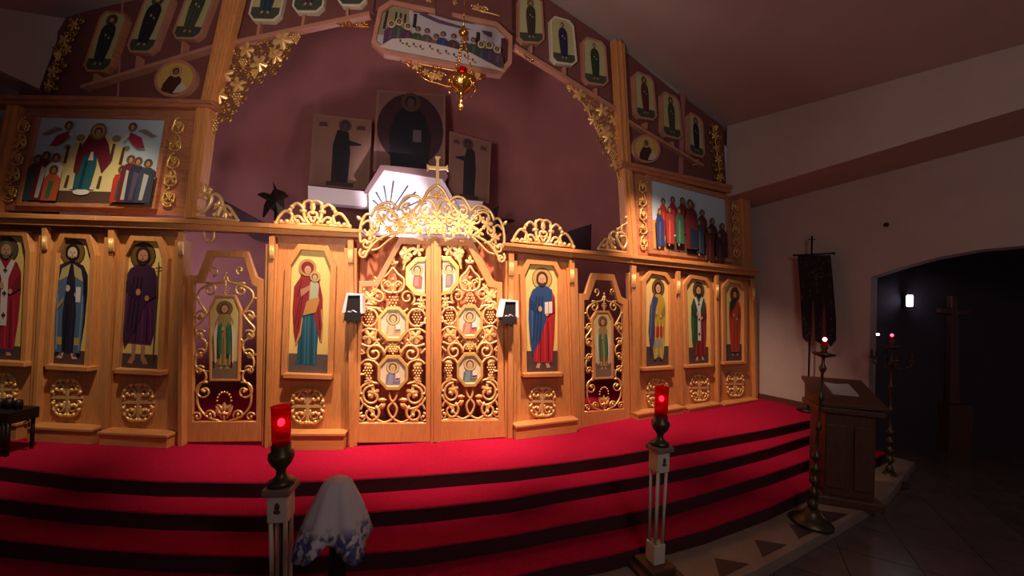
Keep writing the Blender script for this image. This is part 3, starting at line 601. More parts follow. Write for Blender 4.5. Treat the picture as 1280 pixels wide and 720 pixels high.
# ------------------------------------------------------------------ royal doors
med = [('oct', 491.5, 405, 16, 18), ('oct', 491, 466, 16, 18)]
def octo(cx, cy, rx, ry, k=1.0): return [(cx+rx*k*math.cos(PI/8+PI/4*i)*1.05, cy-ry*k*math.sin(PI/8+PI/4*i)*1.05) for i in range(8)]
def royal(lab, outer, inner, Mx, w=.05, mirror=False, pals=()):
    base = PDR.atz((outer[0][0]+outer[-1][0])/2, PZ, w); t = thing('royal_door', base, lab, 'door', 'royal door leaves')
    mb = MB(); mb.ring(PDR, outer, inner, w-.05, w); mb.build('door_frame', wood, t, .006)
    M = xf(M_(PDR, w-.025), Mx); r = .0145; mb = MB(); S_ = lambda *a, **k: scroll(mb, M, *a, **k); T = lambda p, rr=r: gt(mb, M, curve(p, 5), rr)
    # foot: entwined stems
    T([(459, 526), (470, 524), (480, 528), (492, 522), (496, 510), (488, 499), (487, 490)]); T([(523, 526), (512, 524), (502, 528), (490, 522), (485, 510), (494, 499), (497, 490)])
    T([(471, 524), (462, 512), (455, 505), (451, 512)]); T([(511, 524), (520, 512), (527, 505), (531, 512)])
    for e in (-1, 1):
        m = (lambda x, y, dw=0, e=e: M(491+e*(x-491), y, dw)); s = lambda *a, **k: scroll(mb, m, *a, **k); tt = lambda p, rr=r: gt(mb, m, curve(p, 5), rr)
        s(518, 517, 11, 120, 1.3, r*1.15); s(529, 522, 6, 90, -1, r); s(517, 495, 13.5, 100, -1.25, r*1.1); leaf(mb, m, 515, 491, 8, 80)
        petal(mb, m, 498, 500, 511, 500, 3); petal(mb, m, 508, 512, 500, 504, 3)
        tt([(504, 505), (513, 511), (526, 506), (532, 497)]); tt([(508, 480), (520, 478), (530, 484), (532, 492)])
        grapes(mb, m, 522, 466, 7, 0, .013); petal(mb, m, 516, 458, 528, 455, 4); leaf(mb, m, 521, 476, 6, 270); tt([(507, 460), (514, 452), (524, 450), (531, 455)])
        s(514, 442, 12.5, 190, -1.4, r*1.15); tt([(501, 441), (499, 436), (491, 428)], r*.9); tt([(526, 442), (532, 436)])
        petal(mb, m, 491, 440, 500, 432, 4); petal(mb, m, 491, 436, 484+14, 428, 3)
        leaf(mb, m, 520, 421, 9.5, 60); tt([(505, 425), (509, 412), (513, 423), (506, 434)]); tt([(508, 424), (518, 433), (531, 430)]); tt([(511, 413), (523, 411), (532, 416)])
        pts = spiral(521, 397, 11, 0, 1.0, 1.0, 1.0, 14); gt(mb, m, pts, r); grapes(mb, m, 521, 399, 7, 0, .012); petal(mb, m, 521, 390, 514, 386, 3); petal(mb, m, 521, 390, 528, 386, 3)
        s(509, 372, 10.5, -60, 1.3, r); tt([(498, 386), (503, 390), (510, 386)]); leaf(mb, m, 527, 384, 5, 90); tt([(515, 381), (524, 380), (532, 386)])
        tt([(491, 334), (497, 342), (505, 350), (503, 362), (493, 366), (491, 362)], r*1.05); s(497, 356, 5, 0, 1.0, r*.8); petal(mb, m, 491, 331, 498, 327, 2.5)
    if True:
        petal(mb, M, 491, 332, 491, 320, 3); mb.ball(M(491, 349, .01), .022); grapes(mb, M, 491, 378, 8, 0, .013); grapes(mb, M, 491, 436, 6, 0, .012)
        petal(mb, M, 491, 352, 491, 364, 4); T([(480, 428), (491, 422), (502, 428)]); T([(478, 430), (491, 424), (504, 430)], r*.7)
        # big leaves by the half medallion and the outer stile
        leaf(mb, M, 508, 316, 9, 40); leaf(mb, M, 522, 313, 8, 80); petal(mb, M, 514, 318, 503, 330, 4); petal(mb, M, 503, 310, 498+6, 325, 4); T([(512, 322), (506, 330), (504, 338)])
        leaf(mb, M, 462, 372, 9, 120); leaf(mb, M, 469, 362, 6, 60); T([(452, 366), (458, 372), (470, 380)]); T([(455, 386), (462, 384), (476, 386)]); mb.ball(M(455, 362), .02); T([(468, 346), (474, 352), (482, 350)]); T([(468, 350), (466, 358), (470, 366)])
        leaf(mb, M, 527, 376, 6, 90); T([(514, 352), (516, 362), (526, 368), (532, 368)])
        for x0, y0, x1, y1 in ((449, 404, 455, 404), (449, 442, 455, 442), (449, 468, 457, 468), (525, 404, 533, 404), (475, 405, 472, 400), (449, 492, 455, 492), (449, 520, 456, 520), (526, 492, 533, 492), (507, 400, 511, 398)): T([(x0, y0), (x1, y1)])
        T([(449, 529), (470, 528), (491, 530), (512, 528), (533, 529)], r*.8)
    mb.build('gilt_openwork', gold, t)
    cols = pals
    for k, (nm, cx, cy, rx, ry) in enumerate(med):
        oc = [Mx(*p) for p in octo(cx, cy, rx, ry)]; oo = [Mx(*p) for p in octo(cx, cy, rx, ry, 1.24)]
        mb = MB(); mb.ring(PDR, oo, oc, w-.03, w+.008); f = mb.build('medallion_frame', goldd, t, .003)
        c = Mx(cx, cy); hx, hy = rx, ry; q = Quad(PDR, (c[0]-hx, c[1]+hy), (c[0]+hx, c[1]+hy), (c[0]+hx, c[1]-hy), (c[0]-hx, c[1]-hy), w-.012)
        p = Icon(q, oc, (206, 186, 160)); a, b, d = cols[k]
        p.poly([(.2, .08), (.8, .08), (.74, .42), (.58, .55), (.4, .55), (.26, .42)], a); p.poly([(.28, .1), (.5, .12), (.52, .5), (.36, .48)], b); p.poly([(.56, .2), (.8, .22), (.74, .44), (.58, .4)], d)
        p.head(.5, .68, .13, (110, 80, 50), (222, 180, 140), (220, 190, 110), hr=1.6); p.poly([(.6, .3), (.78, .32), (.76, .5), (.6, .48)], (235, 225, 210)); p.build(t, 'medallion_painting')
    hp = [(531, 327), (522, 327), (512, 337), (512, 353), (522, 364), (531, 365)]; ho = [(533, 321), (519, 322), (507, 334), (507, 356), (519, 369), (533, 371)]
    hp = [Mx(*p) for p in hp]; ho = [Mx(*p) for p in ho]
    mb = MB(); mb.ring(PDR, ho, hp, w-.03, w+.006, closed=False); mb.build('medallion_frame', goldd, t, .003)
    xs = [p[0] for p in hp]; ys = [p[1] for p in hp]; q = Quad(PDR, (min(xs), max(ys)), (max(xs), max(ys)), (max(xs), min(ys)), (min(xs), min(ys)), w-.012)
    p = Icon(q, hp, (214, 190, 170)); p.poly([(.2, .1), (.8, .1), (.85, .5), (.5, .62), (.25, .5)], (206, 90, 80) if not mirror else (120, 130, 140)); p.poly([(.3, .2), (.6, .2), (.6, .5), (.35, .5)], (226, 130, 120)); p.head(.5, .72, .12, (110, 80, 50), (222, 180, 140), (220, 190, 110), hr=1.5); p.build(t, 'medallion_painting')
    return t
oL = [(444, 554), (449, 351), (469, 351), (499, 296), (539, 298), (540, 553)]; iL = [(449, 529), (453, 358), (473, 358), (502, 305), (532, 306), (532.5, 529)]
royal('left leaf of the gilt openwork royal doors under the crown', oL, iL, lambda x, y: (x, y), pals=[((206, 170, 110), (222, 190, 150), (190, 150, 110)), ((120, 120, 160), (150, 150, 180), (190, 150, 160))])
oR = [(549, 553), (548, 297), (590, 298), (618, 352), (628, 353), (631, 547)]; iR = [(552, 526), (551.5, 307), (584, 308), (611, 359), (621, 360), (623, 525)]
oR = [oR[0], oR[1], oR[2], oR[3], oR[4], oR[5]]
def MR(x, y):
    u = (533-x)/(533-449); return (551.5+u*(72 if y > 350 else 72), 525+(y-529)*.985-1.2*u)
royal('right leaf of the gilt openwork royal doors, beside the blue mantled Christ panel', oR, iR, MR, mirror=True, pals=[((196, 110, 90), (214, 150, 120), (180, 90, 80)), ((90, 130, 110), (120, 150, 170), (180, 110, 110))])
mb = MB(); mb.pp(PDR, [(538.5, 554), (549.5, 554), (548, 296), (539, 295)], .0, .075); mb.pp(PDR, [(542, 553), (546.5, 553), (546, 298), (542, 298)], .07, .09)
tag(mb.build('door_meeting_strip', wood, None, .005), 'tall oak strip standing between the two royal door leaves', 'door post')
# curtain behind royal doors
mb = MB(); n = 60; rows = []
for z in (PZ+.01, 1.6, 3.02):
    rows.append([PDR.atz(442+195*k/n, z, -.13+.03*math.sin(k*1.3)) for k in range(n+1)])
vs = [p for r_ in rows for p in r_]; mb.add(vs, [[i*(n+1)+k, i*(n+1)+k+1, (i+1)*(n+1)+k+1, (i+1)*(n+1)+k] for i in range(2) for k in range(n)], True)
cu = tag(mb.build('curtain', curtm, None, fix=False), 'maroon curtain hanging close behind the royal doors', 'curtain'); so = cu.modifiers.new('thick', 'SOLIDIFY'); so.thickness = .006
# ------------------------------------------------------------------ crown and cresting
M = M_(PDR, .13); r = .015
t = thing('door_crown', PDR.at(545, 292, .1), 'gilt crown of vine scrolls topped by a cross above the royal doors', 'carving')
mb = MB(); T = lambda p, rr=r: gt(mb, M, curve(p, 5), rr)
for e in (-1, 1):
    def A(x, y, e=e): return (x, y) if e < 0 else (546+(546-x)*.88, y + 6*(546-x)/100)
    m = lambda x, y, dw=0, A=A: M(*A(x, y), dw); s = lambda *a, **k: scroll(mb, m, *a, **k); tt = lambda p, rr=r: gt(mb, m, curve(p, 5), rr)
    tt([(546, 231), (536, 238), (529, 250), (526, 256)], r*1.3); tt([(530, 252), (520, 245), (508, 246), (500, 256), (497, 262)], r*1.2); tt([(498, 262), (490, 254), (480, 254), (470, 260), (464, 270)], r*1.2)
    tt([(466, 270), (458, 268), (452, 278), (450, 292), (451, 304)], r*1.1); tt([(452, 282), (460, 276), (466, 284), (460, 291), (455, 287)], r)
    tt([(546, 246), (536, 247), (525, 254), (517, 264), (520, 272)], r*1.1); tt([(546, 264), (540, 252), (530, 250)], r); s(533, 262, 9, 90, 1.2, r); s(520, 266, 9, 20, -1.3, r); s(509, 262, 8, 60, 1.2, r); s(492, 270, 9.5, 80, 1.3, r); s(478, 270, 10, 30, 1.0, r)
    s(470, 284, 7, 120, 1.2, r); s(455, 317, 6.5, 120, 1.2, r); s(458, 305, 7, 60, -1.1, r); s(506, 278, 7, 200, 1.2, r); s(527, 277, 7, 160, -1.2, r)
    s(541, 243, 5, 10, 1.0, r*.8)
    for x, y, sz, a in ((475, 276, 9, 100), (497, 280, 9, 60), (508, 272, 8, 140), (533, 272, 7, 80), (516, 281, 9, 250), (540, 281, 8, 270), (486, 287, 7, 200), (464, 293, 7, 180), (524, 288, 7, 250), (502, 289, 6, 260)): leaf(mb, m, x, y, sz, a, .012)
    tt([(546, 292), (520, 291), (500, 290), (484, 294), (470, 302), (460, 314), (456, 322)], r*1.2); tt([(500, 290), (486, 300), (474, 310), (464, 313)], r*.9)
    grapes(mb, m, 498, 285, 6, .012, .012); grapes(mb, m, 536, 290, 5, .01, .011); petal(mb, m, 526, 256, 520, 250, 2); petal(mb, m, 498, 262, 492, 256, 2); petal(mb, m, 452, 276, 446, 270, 2.5); petal(mb, m, 546, 262, 552-12, 254, 3)
    tt([(451, 304), (456, 300), (462, 303), (470, 298), (478, 300)], r*.9); tt([(484, 262), (492, 268), (500, 274), (512, 268)], r); tt([(470, 262), (480, 258), (490, 262), (494, 268)], r*.9)
petal(mb, M, 546, 252, 546, 240, 3); mb.ball(M(546, 246, .01), .02); leaf(mb, M, 546, 270, 9, 270, .015); leaf(mb, M, 546, 285, 8, 90, .015)
mb.build('vine_scrolls', gold, t)
mb = MB(); cx, cy = 547, 209.5
mb.pp(PDR, [(cx-2.2, 233), (cx+2.2, 233), (cx+1.8, cy+2.5), (cx+10, cy+2.2), (cx+13.5, cy+5), (cx+13, cy-4), (cx+10, cy-1.5), (cx+2, cy-1.8), (cx+1.8, cy-10), (cx+4.5, cy-14), (cx-3.5, cy-14.5), (cx-1.6, cy-10), (cx-2, cy-2), (cx-10, cy-2.6), (cx-13.5, cy-5), (cx-13, cy+4), (cx-10, cy+1.2), (cx-2, cy+2)], .1, .13)
mb.build('cross', gold, t, .004)
def cresting(pl, P, ctr, wd, ht, lab, w=.05, tilt=0):
    # palmette in a -1..1 by 0..1 frame
    cx, y0 = ctr; r_k = 1.4; mp = lambda x, y: (cx+x*wd, y0-y*ht+tilt*x*wd)
    M = lambda x, y, dw=0: pl.at(*mp(x, y), w+dw); mb = MB(); r = .017
    for e in (-1, 1):
        m = lambda x, y, dw=0, e=e: M(e*x, y, dw); tt = lambda p, rr=r: gt(mb, m, curve(p, 5), rr)
        tt([(1, .02), (.9, .3), (.74, .52), (.56, .38), (.6, .12), (.7, .1)], r*1.1); tt([(.1, .05), (.22, .3), (.26, .66), (.42, .85), (.56, .72), (.62, .56)], r*1.1); tt([(.02, .95), (.12, .98), (.24, .86), (.26, .6)], r)
        tt([(.0, .1), (.12, .4), (.06, .52), (.0, .45)], r); tt([(.24, .1), (.36, .32), (.5, .28), (.46, .1)], r); tt([(.24, .1), (.14, .3), (.02, .3)], r)
        for a in ((.62, .56), (.7, .1), (1, .02), (.56, .7), (.86, .08), (.42, .12)): mb.ball(m(*a, .005), r*1.6)
        petal(mb, m, .26, .55, .24, .98, .05 if False else .06*1); petal(mb, m, .5, .0, .62, .26, .06); petal(mb, m, .1, .0, .2, .2, .05)
        gt(mb, m, [(.18, .55), (.34, .55)], r*1.3); gt(mb, m, [(0, .02), (.5, .02), (1, .02)], r*.9)
    petal(mb, M, 0, .5, 0, 1.02, .08); petal(mb, M, 0, .9, .1, .99, .05); petal(mb, M, 0, .9, -.1, .99, .05)
    return tag(mb.build('palmette_cresting', gold), lab, 'carving', 'gilt crestings on the cornice')
cresting(PDE, None, (391, 281.5), 46, 31, 'gilt scroll cresting on the cornice above the mother and child panel', tilt=.05)
cresting(PGH, None, (679, 305.5), 38, 31, 'gilt scroll cresting on the cornice above the blue mantled Christ panel', tilt=.1)
def corner(pl, A, lab):
    M = lambda x, y, dw=0: pl.at(*A(x, y), .05+dw); mb = MB(); r = .016; T = lambda p, rr=r: gt(mb, M, curve(p, 5), rr)
    T([(.03, 1), (.0, .84), (.18, .74), (.16, .55), (.04, .5)], r*1.1); T([(.04, .5), (.2, .55), (.35, .5), (.3, .3), (.12, .12), (.0, .3), (.06, .46), (.2, .44)], r*1.3); T([(.3, .46), (.46, .56), (.6, .42), (.55, .22), (.42, .1)], r*1.2)
    T([(.5, .08), (.6, .26), (.74, .32), (.88, .18), (1, .02)], r*1.1); T([(.62, .06), (.7, .18), (.8, .14)], r); T([(0, .0), (.5, .02), (1, .02)], r); T([(.2, .72), (.32, .64), (.3, .56)], r*.9)
    for a in ((.2, .44), (.42, .1), (.03, 1), (.8, .14), (.32, .64), (.46, .32), (.62, .34)): mb.ball(M(*a, .005), r*1.6)
    petal(mb, M, .4, .2, .62, .5, .05); petal(mb, M, .7, .02, .66, .34, .05)
    return tag(mb.build('corner_cresting', gold), lab, 'carving', 'gilt corner carvings on the cornice')
corner(PCD, lambda x, y: (246+52*x, 271.5+6*x-57*y+3*y*0), 'gilt corner scroll on the cornice against the left tall post')
corner(PHI, lambda x, y: (783.5-36*x, 316-4*x-44*y), 'gilt corner scroll on the cornice against the right tall post')
mb = MB(); M = M_(PCD, .02); gt(mb, M, curve([(255, 289), (256, 297), (260, 301)], 4), .012); gt(mb, M, curve([(268, 289), (267, 298), (262, 303)], 4), .012); mb.ball(M(261, 303), .014)
tag(mb.build('pendant_carving', gold), 'small gilt pendant hanging under the cornice above the left side door', 'carving')
# ------------------------------------------------------------------ upper tier
def tallpost(pl, q, q2, lab):
    base = pl.at(q[0][0], q[0][1], .04); t = thing('tall_post', base, lab, 'post', 'tall posts of the upper tier')
    mb = MB(); mb.pp(pl, q, -.06, .07); mb.build('lower_shaft', wood, t, .006)
    if q2: mb = MB(); mb.pp(pl, q2, -.04, .06); mb.build('upper_shaft', wood, t, .006)
    def mid(q, a, b): return [(q[0][0]+(q[1][0]-q[0][0])*a, q[0][1]+(q[1][1]-q[0][1])*a), (q[0][0]+(q[1][0]-q[0][0])*b, q[0][1]+(q[1][1]-q[0][1])*b), (q[3][0]+(q[2][0]-q[3][0])*b, q[2][1]), (q[3][0]+(q[2][0]-q[3][0])*a, q[3][1])]
    for a, b in ((.12, .3), (.58, .78)):
        mb = MB(); q2 and mb.pp(pl, mid(q2, a, b), .055, .085); mb.pp(pl, mid(q, a, b), .065, .085); mb.build('bead_moulding', wood, t, .006)
tallpost(PL, [(229, 272), (244, 272.5), (262, 133), (245, 133)], [(250, 126), (268, 126), (305, -25), (283, -25)], 'tall leaning oak post left of the big open arch')
tallpost(PR, [(785, 319), (798, 320), (790, 207), (779, 204)], [(777, 202), (789, 205), (781, 55), (768, 48)], 'tall oak post right of the big open arch')
tallpost(PL, [(-22, 264), (-6, 265), (22, 131), (8, 130)], None, 'outer post left of the large church icon')
tallpost(PR, [(930, 338), (942, 340), (938, 246), (926, 244)], None, 'outer post right of the large crowd icon, at the wall')
# big icons
def bigicon(pl, outer, pq, lab, fn, strips):
    base = pl.at(*outer[0], .03); t = thing('large_icon', base, lab, 'icon panel', 'large icons of the upper tier')
    mb = MB(); mb.pp(pl, outer, -.05, .0); mb.build('back_board', rosewood, t)
    mb = MB(); mb.ring(pl, off(pq, 5), pq, 0, .05); mb.build('icon_frame', rosewood, t, .005)
    q = Quad(pl, *pq, .012); p = Icon(q, pq, (178, 196, 206)); fn(p); p.build(t)
    for bx, tx, wv, n_g in strips:
        mb = MB(); M = M_(pl, .02); N = 5
        Q2 = lambda u, v: (bx[0]*(1-v)+tx[0]*v + u*(wv[0]*(1-v)+wv[1]*v), bx[1]*(1-v)+tx[1]*v + u*wv[2])
        m = lambda u, v, dw=0: M(*Q2(u, v), dw)
        for k in range(N):
            v0 = k/N; v1 = (k+1)/N; s = 1 if k % 2 else -1
            gt(mb, m, curve([(.0, v0+.02), (s*.8, v0+.06), (s*.5, v1-.03), (0, v1)], 5), .012); gt(mb, m, curve([(0, v0+.02), (-s*.7, v0+.05), (-s*.8, v0+.12), (-s*.1, v0+.13)], 5), .01)
            c = Q2(-s*.1, v0+.115); 
            if k % 2 == 0: grapes(mb, M, c[0], c[1], abs(wv[0])*.55, .012, .011)
            else: leaf(mb, M, c[0], c[1], abs(wv[0])*.9, 90, .012, relief=.03)
            mb.ball(m(-s*.75, v0+.05, .012), .016)
        pts = spiral(0, 0, 1, 0, .9, 1, .8, 12); gt(mb, M, [(Q2(0, .03)[0]+abs(wv[0])*.8*x, Q2(0, .03)[1]+abs(wv[0])*.6*y) for x, y in pts], .011)
        mb.build('gilt_grape_vine', goldd, t)
    return t
def scene_left(p):
    P = p.poly; H = p.head
    P([(.05, 0), (.95, 0), (.95, .16), (.05, .16)], (96, 66, 52))
    P([(.25, .14), (.78, .14), (.78, .42), (.74, .42), (.74, .66), (.68, .66), (.68, .76), (.55, .8), (.42, .8), (.34, .76), (.34, .66), (.26, .66)], (240, 216, 140))
    for x, y, rr in ((.37, .76, .045), (.65, .76, .045), (.28, .65, .035), (.74, .65, .035)): p.ell(x, y, rr*1.2, (150, 136, 86), rr*.9)
    for x, y in ((.27, .46), (.36, .5), (.62, .5), (.7, .46), (.31, .18), (.56, .18), (.24, .18), (.68, .2)): P([(x, y), (x+.025, y), (x+.03, y+(.2 if y > .3 else .14)), (x+.01, y+(.2 if y > .3 else .14))], (96, 64, 38))
    P([(.36, .16), (.54, .16), (.54, .2), (.36, .2)], (226, 216, 206)); p.ell(.45, .13, .1, (232, 222, 212), .035)
    P([(.38, .16), (.51, .16), (.53, .45), (.52, .62), (.4, .62), (.38, .4)], (34, 100, 116)); P([(.42, .17), (.45, .17), (.46, .5), (.44, .5)], (20, 70, 90))
    P([(.36, .38), (.4, .32), (.42, .55), (.52, .56), (.58, .36), (.64, .5), (.6, .68), (.54, .82), (.44, .82), (.4, .7), (.36, .55)], (128, 30, 48)); P([(.46, .5), (.5, .5), (.49, .6), (.47, .6)], (226, 216, 210))
    p.ell(.5, .84, .1, (150, 110, 62)); p.ell(.5, .84, .075, (190, 150, 90)); H(.5, .83, .045, (120, 30, 44), (205, 150, 110), None)
    for e, cx in ((1, .24), (-1, .78)):
        P([(cx-e*.1, .66), (cx-e*.06, .78), (cx+e*.03, .84), (cx+e*.04, .76), (cx, .7), (cx-e*.04, .66)], (176, 36, 62)); P([(cx-e*.02, .86), (cx-e*.14, .78), (cx-e*.18, .8), (cx-e*.08, .88)], (150, 130, 110)); P([(cx+e*.03, .8), (cx+e*.08, .72), (cx+e*.07, .84)], (214, 200, 190)); H(cx+e*.02, .9, .035, (80, 46, 30), halo=(150, 110, 60), hr=1.4)
    grp = [(.07, .46, (56, 84, 80), (70, 70, 84)), (.13, .5, (120, 40, 46), (200, 190, 180)), (.21, .48, (214, 200, 190), (130, 40, 60)), (.21, .34, (206, 84, 40), (60, 110, 70)), (.74, .36, (210, 46, 40), (60, 90, 60)), (.79, .48, (104, 40, 44), (180, 170, 160)), (.85, .46, (50, 50, 74), (84, 70, 100)), (.93, .44, (60, 66, 80), (170, 170, 170))]
    for x, y, a, b in grp:
        P([(x-.06, .02), (x+.06, .02), (x+.065, y-.06), (x+.03, y-.01), (x-.03, y-.01), (x-.06, y-.06)], a); P([(x-.03, .05), (x, .05), (x+.02, y-.1), (x-.02, y-.08)], b)
        H(x, y+.04, .034, (60, 40, 30), (190, 134, 96), (126, 90, 46), hr=1.5)
def scene_right(p):
    P = p.poly; P([(0, 0), (1, 0), (1, .3), (.6, .36), (.2, .2), (0, .3)], (110, 76, 58)); P([(0, .25), (.08, .1), (.24, .0), (.1, .0), (0, .02)], (210, 150, 60)); P([(0, .02), (.14, .04), (.18, .3), (.08, .44), (.0, .42)], (214, 160, 66))
    cols = [(50, 60, 110), (196, 50, 44), (180, 60, 46), (170, 40, 60), (60, 110, 80), (150, 40, 50), (140, 60, 50), (90, 36, 40), (50, 66, 84), (110, 40, 46), (96, 40, 44), (84, 40, 50), (70, 36, 44), (90, 44, 46)]
    for row, yy in ((1, .72), (0, .56)):
        for k in range(7):
            x = .1+k*.13+row*.05; y = yy+.12*math.sin(PI*min(k/4.5, 1.2))-.02*k; c = cols[(k*2+row) % 14]
            P([(x-.05, y-.5), (x+.05, y-.5), (x+.055, y-.12), (x+.02, y-.05), (x-.03, y-.05), (x-.055, y-.12)], c); P([(x-.02, y-.48), (x, y-.48), (x+.01, y-.15), (x-.01, y-.15)], shade(c, 1.4)); p.ell(x-.02, y-.52, .02, (200, 150, 110)); p.head(x, y, .035, (66, 40, 28), (196, 140, 100), (140, 96, 50), hr=1.4)
    P([(.44, .08), (.58, .08), (.6, .5), (.56, .7), (.47, .7), (.43, .5)], (116, 36, 40)); P([(.48, .1), (.6, .1), (.6, .36), (.5, .42)], (34, 50, 70)); p.head(.51, .78, .045, (66, 40, 28), (196, 140, 100), (140, 96, 50), hr=1.5)
bigicon(PL, [(-6, 262), (233, 270), (251, 134), (22, 130)], [(25, 252), (188, 256), (206, 149), (47, 145)], 'large icon of a woman in red and blue before a domed church, upper left', scene_left,
        [((10, 250), (32, 147), (10, 8, 0), 5), ((209, 257), (224, 147), (9, 8, 0), 5)])
bigicon(PR, [(796, 318), (932, 336), (929, 244), (790, 208)], [(817, 312), (912, 323), (908, 249), (814, 224)], 'large icon of a standing crowd of saints, upper right', scene_right,
        [((805, 312), (803, 225), (5, 5, 0), 5), ((921, 322), (918, 252), (4.5, 4, 0), 5)])
# gable boards
board('gable_board', PL, [(20, 122), (264, 127), (300, -30), (112, -30), (84, 12)], -.09, -.04, burg, 'burgundy gable board behind the three dark icons, far upper left', 'board', 'burgundy gable boards')
board('gable_board', PUL, [(268, 58), (425, 28), (466, 14), (474, -30), (470, -90), (290, -90)], -.09, -.04, burg, 'burgundy gable board left of the supper icon', 'board', 'burgundy gable boards')
board('gable_board', PUR, [(640, 56), (777, 140), (772, 48), (690, -4), (640, -40)], -.09, -.04, burg, 'burgundy gable board right of the supper icon', 'board', 'burgundy gable boards')
board('gable_board', PR, [(786, 206), (908, 236), (904, 155), (840, 112), (779, 62)], -.09, -.04, burg, 'burgundy gable board behind the three narrow icons, upper right by the ceiling', 'board', 'burgundy gable boards')
board('gable_board', PUL, [(470, 14), (545, 16), (545, -90), (470, -90)], -.09, -.04, burg, 'burgundy gable board over the left half of the supper icon', 'board', 'burgundy gable boards')
board('gable_board', PUR, [(545, 16), (645, 46), (645, -40), (545, -90)], -.09, -.04, burg, 'burgundy gable board over the right half of the supper icon', 'board', 'burgundy gable boards')
pinkwood = mat('pale_rose_wood', (178, 122, 100), .45, noise=.15, nscale=6)
def rail(pl, a, b, lab, wd=2.2, w=.05): mb = MB(); mb.pp(pl, [(a[0], a[1]+wd), (b[0], b[1]+wd), (b[0], b[1]-wd), (a[0], a[1]-wd)], -.04, w); return tag(mb.build('gable_rail', pinkwood, None, .004), lab, 'rail', 'sloping rails under the gable icons')
rail(PUL, (270, 57), (462, 16), 'sloping rail under the gable icons left of the supper icon', 2.6); rail(PUR, (644, 57), (774, 138), 'sloping rail under the gable icons right of the supper icon', 2.6)
rail(PL, (100, 108), (266, 57), 'sloping rail above the round icon at upper left', 2); rail(PR, (785, 150), (880, 207), 'sloping rail above the round icon at upper right', 1.8)
# small gable icons
def gicon(pl, quad, lab, robe, halo, m, peg, dark=1.0, grp='small apostle icons of the gable'):
    bl, br, tr, tl = quad; q = Quad(pl, bl, br, tr, tl, .02); c = .17; cv = .09
    o = [(c, 0), (1-c, 0), (1, cv), (1, 1-cv), (1-c, 1), (c, 1), (0, 1-cv), (0, cv)]
    t = thing('gable_icon', q(.5, 0), lab, 'icon', grp); po = [q.px(u, v) for u, v in o]
    mb = MB(); mb.ring(pl, off(po, 2.3), po, -.04, .03); mb.build('icon_frame', m, t, .004)
    p = Icon(q, po, shade((172, 164, 116), dark), t=.03); p.poly([(0, .0+cv), (c, .005), (1-c, .005), (1, cv), (1, .2), (0, .2)], shade((70, 80, 62), dark)); saint(p, **dict(robe=robe, ground=None, halo=halo, W=.95, y0=.1, y1=.95, hair=(60, 40, 30), skin=shade((200, 150, 110), dark))); p.build(t)
    if peg: mb = MB(); (x0, y0), (x1, y1) = peg; mb.pp(pl, [(x0-1.7, y0), (x0+1.7, y0), (x1+1.7, y1), (x1-1.7, y1)], -.04, .03); mb.build('peg', pinkwood, t)
gicon(PL, ((104, 87), (134, 88), (158, 17), (128, 15)), 'dim narrow icon, leftmost of the gable icons at upper left', (50, 54, 66), (90, 80, 60), rosewood, ((117, 103), (119, 92)))
gicon(PL, ((158, 63), (189, 64), (216, -8), (186, -10)), 'icon of a dark robed saint, middle of the three at far upper left', (44, 40, 52), (100, 90, 60), pinkwood, ((170, 88), (172, 70)))
gicon(PL, ((215, 46), (247, 47), (272, -20), (241, -22)), 'icon of a green robed saint just left of the tall leaning post', (70, 80, 62), (110, 96, 60), pinkwood, ((227, 68), (229, 52)))
gicon(PUL, ((311, 23), (347, 24), (362, -48), (328, -50)), 'white framed octagonal icon just right of the tall leaning post, cut by the top edge', (40, 70, 76), (190, 160, 90), ivory, ((322, 44), (324, 28)))
gicon(PUL, ((366, 13), (401, 13), (412, -58), (378, -58)), 'white framed icon, middle of three left of the supper icon', (60, 60, 80), (190, 160, 90), ivory, ((378, 33), (380, 18)))
gicon(PUL, ((423, 5), (455, 5), (462, -64), (432, -64)), 'white framed icon whose green foot shows nearest the left end of the supper icon', (90, 50, 50), (190, 160, 90), ivory, ((434, 22), (434, 10)))
gicon(PUR, ((650, 51), (679, 53), (676, -2), (650, -4)), 'icon of a brown robed saint next to the right end of the supper icon', (66, 56, 44), (150, 120, 70), pinkwood, ((664, 66), (664, 57)))
gicon(PUR, ((692, 76), (720, 80), (715, 28), (690, 21)), 'icon of a dark blue robed saint, middle of three right of the supper icon', (36, 44, 84), (225, 200, 140), ivory, ((706, 94), (706, 84)))
gicon(PUR, ((732, 102), (759, 106), (755, 54), (730, 47)), 'icon of a green robed saint with bright halo, left of the right tall post', (44, 66, 52), (225, 200, 140), pinkwood, ((745, 120), (745, 110)))
gicon(PR, ((797, 145), (820, 149), (815, 98), (794, 90)), 'icon of a red robed saint just right of the right tall post', (104, 44, 40), (130, 100, 60), pinkwood, ((808, 161), (808, 153)))
gicon(PR, ((830, 168), (852, 173), (847, 124), (829, 115)), 'icon of a green robed saint, middle of the three at upper right', (70, 76, 50), (130, 100, 60), pinkwood, ((841, 183), (841, 177)))
gicon(PR, ((863, 190), (880, 196), (877, 150), (862, 141)), 'icon of a dark blue robed saint, rightmost of the gable icons', (44, 40, 62), (110, 90, 60), pinkwood, ((872, 206), (872, 199)))
